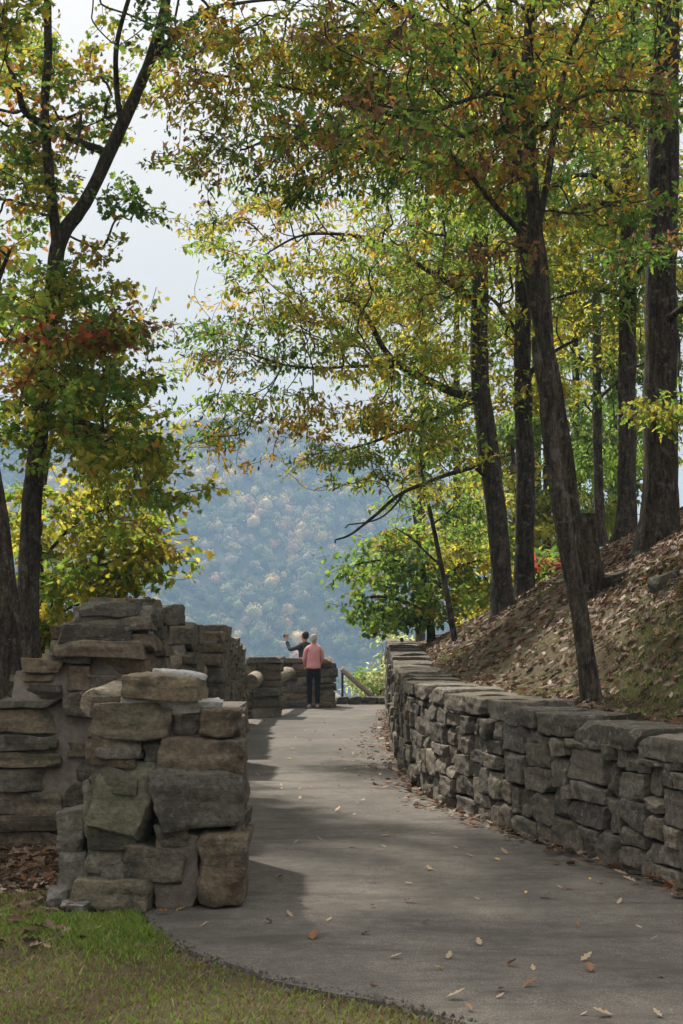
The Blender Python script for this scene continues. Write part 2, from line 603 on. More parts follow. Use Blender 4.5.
def stone(mb, c, dims, X, Y, seed, lod=1, tilt=0.0, jitter=0.09, cuts=3, rough=0.5, cols=STONE_COLS, col=None, rad=0.13):
    """one rough hewn block: c centre, dims full sizes along X (wall), Y (depth), Z"""
    r = np.random.default_rng(seed)
    V0, Fq = (G_LO, G_MID, G_HI)[lod]
    h = np.array(dims) / 2
    P = V0 * h
    rr = min(h) * (rad * 0.5 + 0.07 * r.random())
    inner = np.clip(P, -(h - rr), h - rr)
    dv = P - inner
    ln = np.linalg.norm(dv, axis=1, keepdims=True)
    P = np.where(ln > 1e-9, inner + dv / (ln + 1e-9) * rr, P)
    cj = (r.random((2, 2, 2, 3)) - 0.5) * 2 * jitter * np.array([dims[0] * 0.9, min(dims[1], 0.5) * 0.6, dims[2] * 1.1])
    w = (V0 + 1) / 2
    for a in (0, 1):
        for b in (0, 1):
            for d in (0, 1):
                wt = (w[:, 0] if a else 1 - w[:, 0]) * (w[:, 1] if b else 1 - w[:, 1]) * (w[:, 2] if d else 1 - w[:, 2])
                P = P + wt[:, None] * cj[a, b, d]
    for k in range(cuts * 2):
        n = np.sign(r.normal(size=3)) * (r.random(3) ** 0.8 + 0.05)
        n[r.integers(0, 3)] *= 0.25
        n /= np.linalg.norm(n)
        sup = np.abs(n * h).sum()
        e = np.clip(P @ n - sup * (0.72 + 0.22 * r.random()), 0, None)
        P = P - np.outer(e, n)
    o = r.random(3) * 50
    dn = V0 / np.linalg.norm(V0, axis=1, keepdims=True)
    am = rough * min(0.016, 0.10 * min(dims))
    d_ = am * fbm(P * np.array([4.0, 4.0, 7.0]) + o, 2, int(seed) % 50)
    if lod == 2 and rough > 0:
        q_ = vn(P * np.array([11, 11, 26]) + o, 3)
        d_ = d_ + 0.008 * np.sign(q_) * np.sqrt(np.abs(q_)) + 0.004 * vn(P * 38 + o, 4)
    P = P + dn * d_[:, None]
    if tilt:
        ct, st = math.cos(tilt), math.sin(tilt)
        P = np.stack([P[:, 0] * ct - P[:, 2] * st, P[:, 1], P[:, 0] * st + P[:, 2] * ct], -1)
    W = np.array(c) + P[:, :1] * np.array(X) + P[:, 1:2] * np.array(Y) + P[:, 2:] * np.array([0, 0, 1.0])
    if col is None:
        col = cols[r.integers(len(cols))] * (0.55 + 0.45 * r.random())
    mb.add(W, Fq, 0, col)

def pack(nx, nz_at, wr, hr, r):
    """fill a grid of cells with random rectangles"""
    nzm = max(nz_at)
    occ = np.zeros((nx, nzm), bool)
    for i in range(nx):
        occ[i, nz_at[i]:] = True
    out = []
    for j in range(nzm):
        for i in range(nx):
            if occ[i, j]:
                continue
            w = r.integers(wr[0], wr[1] + 1)
            hh = r.integers(hr[0], hr[1] + 1)
            ww = 1
            while ww < w and i + ww < nx and not occ[i + ww, j]:
                ww += 1
            h2 = 1
            while h2 < hh and j + h2 < nzm and not occ[i:i + ww, j + h2].any():
                h2 += 1
            if j + h2 == nzm - 1 and not occ[i:i + ww, j + h2].any() and h2 < hr[1] + 1:
                h2 += 1
            if i + ww == nx - 1 and not occ[i + ww, j:j + h2].any():
                ww += 1
            occ[i:i + ww, j:j + h2] = True
            out.append((i, j, ww, h2))
    return out

def wall_stones(mb, pts, depth, H, cell, wr, hr, seed, lod=1, side=1, gap=0.012, cols=STONE_COLS, off=0.0,
                warp=0.03, proud=0.03, jitter=0.09, capw=None, cuts=3, rough=1.0):
    """lay stones along a polyline; side=+1: the face looks to the left normal of travel"""
    r = np.random.default_rng(seed)
    pts = np.asarray(pts, float)
    L = np.concatenate([[0], np.cumsum(np.linalg.norm(np.diff(pts, axis=0), axis=1))])
    def pos(s):
        return np.array([np.interp(s, L, pts[:, 0]), np.interp(s, L, pts[:, 1])])
    nx = max(2, int(round(L[-1] / cell[0])))
    cw = L[-1] / nx
    nz = [max(1, int(round(H((i + 0.5) * cw) / cell[1]))) for i in range(nx)]
    for k, (i, j, w, h) in enumerate(pack(nx, nz, wr, hr, r)):
        s0, s1 = i * cw, (i + w) * cw
        z0, z1 = j * cell[1], (j + h) * cell[1]
        sm = (s0 + s1) / 2
        z0 += warp * vn(np.array([[sm * 1.7, z0 * 3, seed]]))[0] * (j > 0)
        z1 += warp * vn(np.array([[sm * 1.7, z1 * 3, seed]]))[0]
        a, b = pos(max(0, sm - 0.1)), pos(min(L[-1], sm + 0.1))
        T = (b - a) / np.linalg.norm(b - a)
        Nn = np.array([-T[1], T[0]]) * side
        p = pos(sm) + Nn * (proud * (r.random() - 0.5) * 2 - depth / 2 - off)
        g = gap * (0.3 + r.random())
        stone(mb, (p[0], p[1], (z0 + z1) / 2), (max(0.05, s1 - s0 - g), depth, max(0.04, z1 - z0 - g)),
              (T[0], T[1], 0), (-Nn[0], -Nn[1], 0), seed * 1000 + k, lod, r.normal() * 0.035, jitter, cuts, rough, cols)

def core(mb, pts, depth, H, side=1, inset=0.05, mat=0, off=0.0, n=40):
    pts = np.asarray(pts, float)
    L = np.concatenate([[0], np.cumsum(np.linalg.norm(np.diff(pts, axis=0), axis=1))])
    S = np.linspace(inset, L[-1] - inset, n)
    Q = np.stack([np.interp(S, L, pts[:, 0]), np.interp(S, L, pts[:, 1])], -1)
    T = np.gradient(Q, axis=0); T /= np.linalg.norm(T, axis=1, keepdims=True)
    Nn = np.stack([-T[:, 1], T[:, 0]], -1) * side
    f = Q - Nn * (inset + off); b = Q - Nn * (depth - inset + off)
    z = np.array([H(s) for s in S]) - inset * 1.1
    V = np.concatenate([np.c_[f, np.full(n, -0.1)], np.c_[f, z], np.c_[b, z], np.c_[b, np.full(n, -0.1)]])
    i = np.arange(n - 1)
    fs = [np.stack([i + a * n, i + 1 + a * n, i + 1 + c * n, i + c * n], -1) for a, c in ((0, 1), (1, 2), (2, 3))]
    fs.append(np.array([[0, n, 2 * n, 3 * n], [n - 1, 4 * n - 1, 3 * n - 1, 2 * n - 1]]))
    mb.add(V, fs, mat)

# ---- right retaining wall
ry = np.concatenate([np.arange(5.2, 34.3, 0.35)])
rpts = np.stack([XR(ry), ry], -1)
for _ in range(4):
    rpts[1:-1] = (rpts[:-2] + 2 * rpts[1:-1] + rpts[2:]) / 4
rL = np.concatenate([[0], np.cumsum(np.linalg.norm(np.diff(rpts, axis=0), axis=1))])
def rH(s): return float(HW(np.interp(s, rL, rpts[:, 1]))) - 0.13
tw = thing('retaining_wall', (1.6, 12, 0), 'long dry stone retaining wall holding the leafy bank right of the path', 'wall')
mb = MB()
i_split = int(np.searchsorted(rpts[:, 1], 19.0))
wall_stones(mb, rpts[:i_split + 1], 0.42, lambda s: rH(s), (0.085, 0.060), (3, 7), (2, 4), 5, 2, 1, 0.012, STONE_GREY, 0.0, 0.025, 0.028, 0.06, cuts=3, rough=0.6)
s_off = rL[i_split]
wall_stones(mb, rpts[i_split:], 0.42, lambda s: rH(s + s_off), (0.09, 0.065), (3, 8), (2, 4), 6, 1, 1, 0.02, STONE_GREY, 0.0, 0.03, 0.05, 0.08, rough=0.7)
mb.build('stonework', M_ROCKR, tw, 30)
mb = MB()
core(mb, rpts, 0.5, rH, 1, 0.09, n=120)
mb.build('core_fill', M_DARKFILL, tw)
mb = MB()
r = np.random.default_rng(31)
s = 0.0
k = 0
while s < rL[-1] - 0.3:
    w = 0.42 + 0.6 * r.random()
    y = np.interp(s + w / 2, rL, rpts[:, 1])
    p = np.array([np.interp(s + w / 2, rL, rpts[:, 0]), y])
    a = np.array([np.interp(s, rL, rpts[:, 0]), np.interp(s, rL, rpts[:, 1])])
    b = np.array([np.interp(s + w, rL, rpts[:, 0]), np.interp(s + w, rL, rpts[:, 1])])
    T = (b - a) / np.linalg.norm(b - a)
    Nn = np.array([-T[1], T[0]])
    th = 0.12 + 0.045 * r.random()
    dp = 0.52 + 0.14 * r.random()
    p = p + Nn * (-0.01 + 0.025 * r.random() - dp / 2)
    stone(mb, (p[0], p[1], rH(s + w / 2) + th / 2 - 0.005), (w - 0.015, dp, th), (T[0], T[1], 0), (-Nn[0], -Nn[1], 0), 9000 + k,
          2 if y < 18 else 1, r.normal() * 0.008, 0.04, 3, 1.0, STONE_GREY)
    s += w; k += 1
mb.build('coping', M_ROCKR, tw, 30)

# ---- near gate pillar, stones laid from what the photo shows
DP = 8.45
def prect(x0, y0, x1, y1, d):
    a, b = at(x0, y1, d), at(x1, y0, d)
    return (a[0] + b[0]) / 2, (a[2] + b[2]) / 2, b[0] - a[0], b[2] - a[2]
tp = thing('stone_pillar', (-1.05, DP + 0.45, 0), 'near rough stone pillar with a tilted cap slab bedded in white mortar', 'pillar')
Z = lambda v: v / 2.53
near_stones = [  # crop pixels (x0,y0,x1,y1), proud, tilt, tint
    (222, 358, 432, 448, 0.03, 0.02, (0.235, 0.20, 0.15)), (503, 378, 606, 447, 0.04, -0.03, (0.19, 0.155, 0.11)),
    (440, 385, 508, 450, -0.03, 0.0, (0.19, 0.17, 0.145)),
    (213, 428, 362, 508, 0.02, 0.01, (0.21, 0.19, 0.16)), (358, 452, 412, 530, -0.02, 0.1, (0.17, 0.155, 0.135)),
    (405, 448, 616, 556, 0.05, -0.03, (0.22, 0.18, 0.13)), (222, 508, 384, 714, 0.05, -0.07, (0.225, 0.215, 0.155)),
    (386, 528, 608, 674, 0.05, 0.03, (0.185, 0.17, 0.145)), (394, 672, 492, 728, 0.0, 0.02, (0.17, 0.15, 0.12)),
    (492, 686, 612, 858, 0.06, -0.03, (0.235, 0.185, 0.125)), (214, 706, 326, 806, 0.03, 0.02, (0.19, 0.17, 0.13)),
    (300, 722, 464, 824, 0.03, -0.06, (0.205, 0.175, 0.135)), (188, 802, 408, 882, 0.07, -0.02, (0.225, 0.20, 0.14)),
    (580, 660, 606, 700, -0.02, 0, (0.18, 0.16, 0.13)),
]
mb = MB()
for k, (x0, y0, x1, y1, pr, tl, cc) in enumerate(near_stones):
    cx, cz, w, h = prect(Z(x0), 560 + Z(y0), Z(x1), 560 + Z(y1), DP)
    dep = 0.42
    stone(mb, (cx, DP - pr + dep / 2, cz), (w * 1.0, dep, h * 1.0), (1, 0, 0), (0, 1, 0), 700 + k, 2, tl * 1.6, 0.085, 4, 1.5, col=np.array(cc) * 0.92, rad=0.22)
# back half of the pillar and its left flank
wall_stones(mb, [(-0.64, DP + 1.05), (-1.42, DP + 1.05)], 0.62, lambda s: 1.12, (0.09, 0.07), (4, 8), (2, 4), 41, 1, 1, 0.014)
wall_stones(mb, [(-1.42, DP + 1.0), (-1.48, DP - 0.02)], 0.3, lambda s: 1.1 + 0.12 * (s > 0.5), (0.08, 0.065), (3, 7), (2, 5), 42, 1, -1, 0.014, STONE_COLS, -0.02)
wall_stones(mb, [(-0.64, DP + 0.4), (-0.64, DP + 1.0)], 0.3, lambda s: 1.1, (0.08, 0.065), (3, 6), (2, 4), 43, 1, -1, 0.014)
for k, (x0, y0, x1, y1, d, cc) in enumerate([(140, 636, 212, 745, 8.6, (0.20, 0.18, 0.15)), (138, 742, 214, 868, 8.5, (0.20, 0.185, 0.155)), (118, 838, 166, 898, 8.35, (0.18, 0.17, 0.15)),
                                            (150, 872, 216, 905, 8.25, (0.25, 0.24, 0.22)), (208, 560, 236, 700, 8.55, (0.24, 0.225, 0.185))]):
    cx, cz, w, h = prect(Z(x0), 560 + Z(y0), Z(x1), 560 + Z(y1), d)
    stone(mb, (cx, d + 0.2, cz), (w, 0.42, h), (1, 0, 0), (0, 1, 0), 760 + k, 2, 0.05 * (-1) ** k, 0.07, 3, 1.0, col=cc)
mb.build('stonework', M_ROCK, tp, 30)
mb = MB()
core(mb, [(-0.66, DP + 1.0), (-1.44, DP + 1.0)], 0.93, lambda s: 1.15, 1, 0.02, n=6)
cx, cz, w, h = prect(Z(395), 560 + Z(700), Z(500), 560 + Z(878), DP)
stone(mb, (cx, DP + 0.2, cz), (w, 0.36, h), (1, 0, 0), (0, 1, 0), 781, 2, 0, 0.05, 2, 1.0, col=(1, 1, 1))
cx, cz, w, h = prect(Z(300), 560 + Z(380), Z(590), 560 + Z(480), DP)
stone(mb, (cx, DP + 0.24, cz), (w, 0.36, h), (1, 0, 0), (0, 1, 0), 782, 2, 0, 0.05, 2, 1.0, col=(1, 1, 1))
mb.build('mortar', M_MORTAR, tp, 40)
mb = MB()
cx, cz, w, h = prect(Z(306), 560 + Z(345), Z(470), 560 + Z(388), DP)
stone(mb, (cx, DP + 0.235, cz + 0.005), (w, 0.50, h * 0.95), (1, 0, 0), (0, 1, 0), 783, 2, -0.20, 0.10, 1, 3.0, col=(1, 1, 1), rad=0.3)
cx, cz, w, h = prect(Z(425), 560 + Z(352), Z(552), 560 + Z(392), DP)
stone(mb, (cx, DP + 0.235, cz), (w, 0.48, h * 0.85), (1, 0, 0), (0, 1, 0), 785, 2, -0.04, 0.12, 1, 3.0, col=(1, 1, 1), rad=0.3)
cx, cz, w, h = prect(Z(370), 560 + Z(288), Z(495), 560 + Z(345), DP)
stone(mb, (cx, DP + 0.50, cz), (w, 0.22, h), (1, 0, 0), (0, 1, 0), 784, 2, -0.05, 0.1, 2, 1.6, col=(1, 1, 1), rad=0.4)
mb.build('white_mortar', M_WHITE, tp, 60)
mb = MB()
cx, cz, w, h = prect(Z(318), 560 + Z(294), Z(530), 560 + Z(366), DP)
stone(mb, (cx, DP + 0.17, cz + 0.012), (w, 0.50, h * 0.80), (1, 0, 0), (0, 1, 0), 791, 2, -0.07, 0.07, 3, 1.0, col=(0.25, 0.20, 0.135))
mb.build('cap_slab', M_ROCK, tp, 30)

# ---- stepped stone wing wall behind it
ta = thing('stepped_wall', (-2.9, 11.4, 0), 'tall stepped wall of flat stone slabs behind the near pillar', 'wall')
AX0, AX1, AY0 = -4.9, -1.45, 10.85
def stepH(x):
    return float(np.interp(x, [-4.9, -3.4, -2.75, -2.70, -2.52, -2.50, -2.28, -2.27, -2.18, -2.17, -2.05, -2.04, -1.4],
                           [0.55, 0.75, 0.95, 1.12, 1.14, 1.40, 1.42, 1.56, 1.57, 1.70, 1.71, 1.85, 1.86]))
mb = MB()
fa = [(AX1, AY0), (AX0, AY0)]
wall_stones(mb, fa, 0.62, lambda s: stepH(AX1 - s), (0.11, 0.062), (4, 9), (2, 3), 51, 2, 1, 0.02, warp=0.02, proud=0.05, jitter=0.07, cuts=2)
wall_stones(mb, [(AX1 + 0.03, AY0 + 0.60), (AX0, AY0 + 0.60)], 0.65, lambda s: stepH(AX1 - s) - 0.04, (0.12, 0.065), (4, 9), (2, 3), 52, 1, 1, 0.02, warp=0.02, proud=0.05, jitter=0.07, cuts=2)
mb.build('stonework', M_ROCK, ta, 30)
mb = MB()
core(mb, fa, 1.25, lambda s: stepH(AX1 - s), 1, 0.06, n=90)
mb.build('mortar', M_MORTAR, ta)
mb = MB()
for k, (x0, y0, x1, y1, d, dep) in enumerate([(76, 606, 152, 627, 10.95, 0.8), (88, 598, 152, 608, 11.05, 0.7), (150, 605, 180, 625, 11.7, 0.6), (48, 641, 143, 658, 10.82, 0.6), (60, 624, 135, 642, 10.85, 0.5)]):
    cx, cz, w, h = prect(x0, y0, x1, y1, d)
    stone(mb, (cx, d + dep / 2 - 0.05, cz), (w, dep, h), (1, 0, 0), (0, 1, 0), 800 + k, 2, 0.01 * (-1) ** k, 0.06, 2, 1.0)
mb.build('coping', M_ROCK, ta, 30)

# ---- smaller pillars and walls along the left edge
def pier(name, x0, x1, y0, y1, h, seed, label, cat, lod=1, cell=(0.1, 0.07), wr=(3, 7), hr=(2, 3), skew=0.0, group=None, h1=None):
    t = thing(name, ((x0 + x1) / 2, (y0 + y1) / 2, 0), label, cat, group)
    m = MB()
    n = max(1, int(round((y1 - y0) / 0.6)))
    h1 = h if h1 is None else h1
    dy = (y1 - y0) / n
    for k in range(n):
        ya = y0 + dy * k
        hh = h + (h1 - h) * k / max(1, n - 1) + (0.10 * vn(np.array([[seed * 3.1, k * 1.7, 0]]))[0] if n > 2 else 0)
        sk = skew * (ya - y0)
        wall_stones(m, [(x1 + sk, ya), (x0 + sk, ya)], dy * 1.0, lambda s: hh, cell, wr, hr, seed + 7 * k, lod, 1, 0.02, warp=0.02, proud=0.045, jitter=0.08, cuts=2)
    m.build('stonework', M_ROCK, t, 30)
    m = MB()
    sk1 = skew * (y1 - y0)
    zt = min(h, h1) - 0.1
    V = np.array([(x0 + 0.07, y0 + 0.06, -0.1), (x1 - 0.07, y0 + 0.06, -0.1), (x1 - 0.07 + sk1, y1 - 0.06, -0.1), (x0 + 0.07 + sk1, y1 - 0.06, -0.1)])
    V = np.vstack([V, V + np.array([0, 0, zt + 0.1])])
    m.add(V, np.array([[0, 1, 5, 4], [1, 2, 6, 5], [2, 3, 7, 6], [3, 0, 4, 7], [4, 5, 6, 7]]))
    m.build('mortar', M_MORTAR, t)
    return t, n

pier('stone_pillar', -2.45, -1.40, 13.3, 14.6, 1.74, 61, 'second stone pillar, just beyond the tall stepped wall', 'pillar')
pier('stone_pillar', -2.45, -1.42, 17.0, 18.9, 1.72, 71, 'third stone pillar, square topped, between second pillar and long low wall', 'pillar', skew=-0.03)
pier('parapet_wall', -2.5, -1.58, 19.9, 27.2, 1.62, 81, 'long dark parapet wall of slabs receding along the left path edge', 'wall', skew=-0.034, h1=1.42)
def capped(t, x0, x1, y0, y1, z, seed, n):
    m = MB()
    for k in range(n):
        w = (x1 - x0) / n
        stone(m, (x0 + w * (k + 0.5), (y0 + y1) / 2, z), (w - 0.01, y1 - y0, 0.12), (1, 0, 0), (0, 1, 0), seed + k, 1, 0.01, 0.06, 2, 1.0)
    m.build('coping', M_ROCK, t, 30)
t, _ = pier('stone_pillar', -1.98, -1.22, 28.9, 29.9, 1.13, 101, 'low slab capped stone pillar standing between two log rails', 'pillar', wr=(5, 9))
capped(t, -2.08, -1.16, 28.8, 30.0, 1.165, 821, 1)
t, _ = pier('parapet_wall', -1.95, -0.12, 33.5, 34.2, 1.07, 111, 'low parapet wall at the overlook behind the woman in pink', 'wall', wr=(4, 9))
capped(t, -2.0, -0.25, 33.4, 34.25, 1.09, 831, 3)
tk = thing('kerb_wall', (0.5, 35.2, 0), 'low stone kerb at the end of the path below the handrail', 'kerb')
mb = MB()
wall_stones(mb, [(1.3, 34.95), (-0.15, 34.95)], 0.3, lambda s: 0.16, (0.1, 0.06), (3, 6), (1, 2), 121, 1, 1, 0.012)
mb.build('stonework', M_ROCK, tk, 38)

# ---- log rails
def wood_mat():
    m, nt, out = mat_new('weathered_wood')
    co = objco(nt)
    g = noise(nt, co, 20, 5, 0.65, (1, 0.15, 1))
    c = ramp(nt, g, [(0.3, (0.15, 0.125, 0.092)), (0.7, (0.33, 0.285, 0.215))])
    c = mix(nt, c, (0.16, 0.13, 0.10), ramp(nt, noise(nt, co, 3, 4, 0.7), [(0.5, 0), (0.75, 0.7)]))
    chk = noise(nt, co, 38, 3, 0.6, (1, 0.05, 1))
    c = mix(nt, c, (0.05, 0.04, 0.03), ramp(nt, chk, [(0.60, 0), (0.66, 0.85)]))
    bsdf(nt, out, c, 0.85, bump(nt, chk, -0.03, 0.9, bump(nt, g, 0.02, 0.9)), 0.2)
    return m
M_WOOD = wood_mat()
def log(a, b, r, label, seed):
    a, b = np.array(a, float), np.array(b, float)
    P = a + (b - a) * np.linspace(0, 1, 24)[:, None]
    P = P + 0.012 * np.stack([vn(P * 1.5 + 3, seed), np.zeros(24), vn(P * 1.5 + 9, seed)], -1)
    m = MB()
    R = np.full(24, r); R[0] *= 0.9; R[-1] *= 0.9
    tube(m, P, R, 20, rough=0.03, seed=seed)
    o = m.build('log_rail', M_WOOD, smooth=50)
    tag(o, label, 'log rail', 'log rails set between the stone pillars')
log((-1.63, 9.45, 1.15), (-1.68, 11.1, 1.17), 0.10, 'thick pale log rail between the near pillar and the stepped wall', 1)
log((-1.56, 11.95, 1.36), (-1.60, 13.5, 1.38), 0.11, 'short log rail between the stepped wall and second pillar', 2)
log((-1.7, 26.9, 0.78), (-1.72, 29.1, 0.80), 0.15, 'pale log rail ending at the low slab capped pillar', 3)
log((-1.40, 29.7, 0.80), (-1.2, 33.7, 0.80), 0.15, 'pale log rail between low capped pillar and overlook wall', 4)
log((-1.7, 14.4, 1.2), (-1.7, 17.2, 1.2), 0.11, 'log rail in the gap between second and third pillar', 5)

# ---- handrail
th = thing('stair_handrail', (0.0, 35.3, 0), 'sloping wooden stair handrail on a thin metal post at the path end', 'handrail')
def dark_wood():
    m, nt, out = mat_new('dark_timber')
    co = objco(nt)
    g = noise(nt, co, 22, 4, 0.6)
    bsdf(nt, out, ramp(nt, g, [(0.3, (0.16, 0.135, 0.11)), (0.7, (0.30, 0.26, 0.215))]), 0.8, bump(nt, g, 0.005), 0.2)
    return m
M_TIMBER = dark_wood()
m_iron, nt, out = mat_new('iron')
bsdf(nt, out, (0.03, 0.03, 0.032), 0.6, None, 0.4)
p0, p1 = at(341.5, 669, 35.3), at(384, 707, 35.9)
def beam(mb, a, b, w, h):
    a, b = np.array(a), np.array(b)
    T = (b - a) / np.linalg.norm(b - a)
    S = np.cross(T, [0, 0, 1.0]); S /= np.linalg.norm(S)
    U = np.cross(S, T)
    V = [p + S * sx * w / 2 + U * sz * h / 2 for p in (a, b) for sx, sz in ((-1, -1), (1, -1), (1, 1), (-1, 1))]
    mb.add(V, np.array([[0, 3, 2, 1], [4, 5, 6, 7], [0, 1, 5, 4], [1, 2, 6, 5], [2, 3, 7, 6], [3, 0, 4, 7]]))
mb = MB(); beam(mb, p0, p1 + (p1 - p0) * 0.9, 0.06, 0.12); mb.build('rail_board', M_TIMBER, th)
for q in (p0 + (p1 - p0) * 0.02, p1 + (p1 - p0) * 0.7):
    mb = MB(); tube(mb, [q + np.array([0, 0.05, 0.02]), q + np.array([0, 0.05, -0.98])], [0.03, 0.03], 10); mb.build('post', m_iron, th, 60)
# ------------------------------------------------------------------ trees
G0, G1, G2 = (0.045, 0.08, 0.022), (0.075, 0.135, 0.026), (0.14, 0.205, 0.034)
YG, YE, OR = (0.235, 0.22, 0.036), (0.40, 0.33, 0.04), (0.29, 0.14, 0.04)
RE, BR, GD = (0.28, 0.065, 0.035), (0.15, 0.085, 0.045), (0.30, 0.19, 0.03)
PAL = {
    'maple': [(1, G0), (4, G1), (6, G2), (5.0, YG), (1.4, YE), (0.9, OR)],
    'glow': [(1, G1), (5, G2), (5, YG), (3, YE)],
    'red': [(5, OR), (0.6, RE), (0.6, BR), (3, G2), (2, YG)],
    'gold': [(2.5, G1), (4, G2), (6, YG), (3.5, GD), (0.6, BR), (0.6, YE)],
    'sparse': [(3, G0), (4, G1), (2, G2), (1.6, GD), (1, BR), (2, YG)],
    'green': [(1, G0), (5, G1), (6, G2), (1.5, YG)],
    'ygreen': [(2.5, G1), (5, G2), (6, YG), (2.0, YE)],
    'rust': [(0.6, OR), (3, BR), (0.3, RE), (2.0, GD), (4, G1), (3, G2)],
    'pale': [(2, (0.30, 0.33, 0.14)), (2, (0.38, 0.36, 0.18)), (1, G2)],
}
HALF = {
    'oval': np.array([(0.28, 0.19), (0.62, 0.20)]),
    'maple': np.array([(0.06, 0.26), (0.30, 0.26), (0.34, 0.50), (0.52, 0.24), (0.72, 0.34), (0.74, 0.12)]),
    'lobed': np.array([(0.18, 0.12), (0.30, 0.27), (0.42, 0.13), (0.58, 0.28), (0.72, 0.12), (0.85, 0.14)]),
}

def leaves(mb, P, D, Nn, S, C, shape='oval', mat=0, fold=0.4, curl=0.18):
    n = len(P)
    if n == 0:
        return
    D = D / (np.linalg.norm(D, axis=1, keepdims=True) + 1e-9)
    W = np.cross(Nn, D); W /= np.linalg.norm(W, axis=1, keepdims=True) + 1e-9
    U = np.cross(D, W)
    h = HALF[shape]
    L = [(0.0, 0.0)] + [tuple(x) for x in h] + [(1.0, 0.0)] + [(a, -b) for a, b in h[::-1]]
    L = np.array(L)
    k = len(h)
    m = len(L)
    rf = fold * (0.4 + rng.random(n))
    z = np.abs(L[:, 1])[None, :] * rf[:, None] - curl * (L[:, 0] ** 2)[None, :] * (0.3 + 1.4 * rng.random(n))[:, None]
    V = P[:, None, :] + S[:, None, None] * (D[:, None, :] * L[None, :, :1] + W[:, None, :] * L[None, :, 1:2] + U[:, None, :] * z[:, :, None])
    base = np.arange(n)[:, None] * m
    f1 = base + np.arange(0, k + 2)[None, :]
    f2 = base + np.array([0] + list(range(k + 1, m)))[None, :]
    f1 = f1[:, ::-1]; f2 = f2[:, ::-1]
    mb.add(V.reshape(-1, 3), [f1, f2], mat, np.repeat(C, m, 0))

def pick(pal, n, r):
    w = np.array([a for a, _ in PAL[pal]]); w = w / w.sum()
    c = np.array([b for _, b in PAL[pal]])
    return c[r.choice(len(c), n, p=w)]

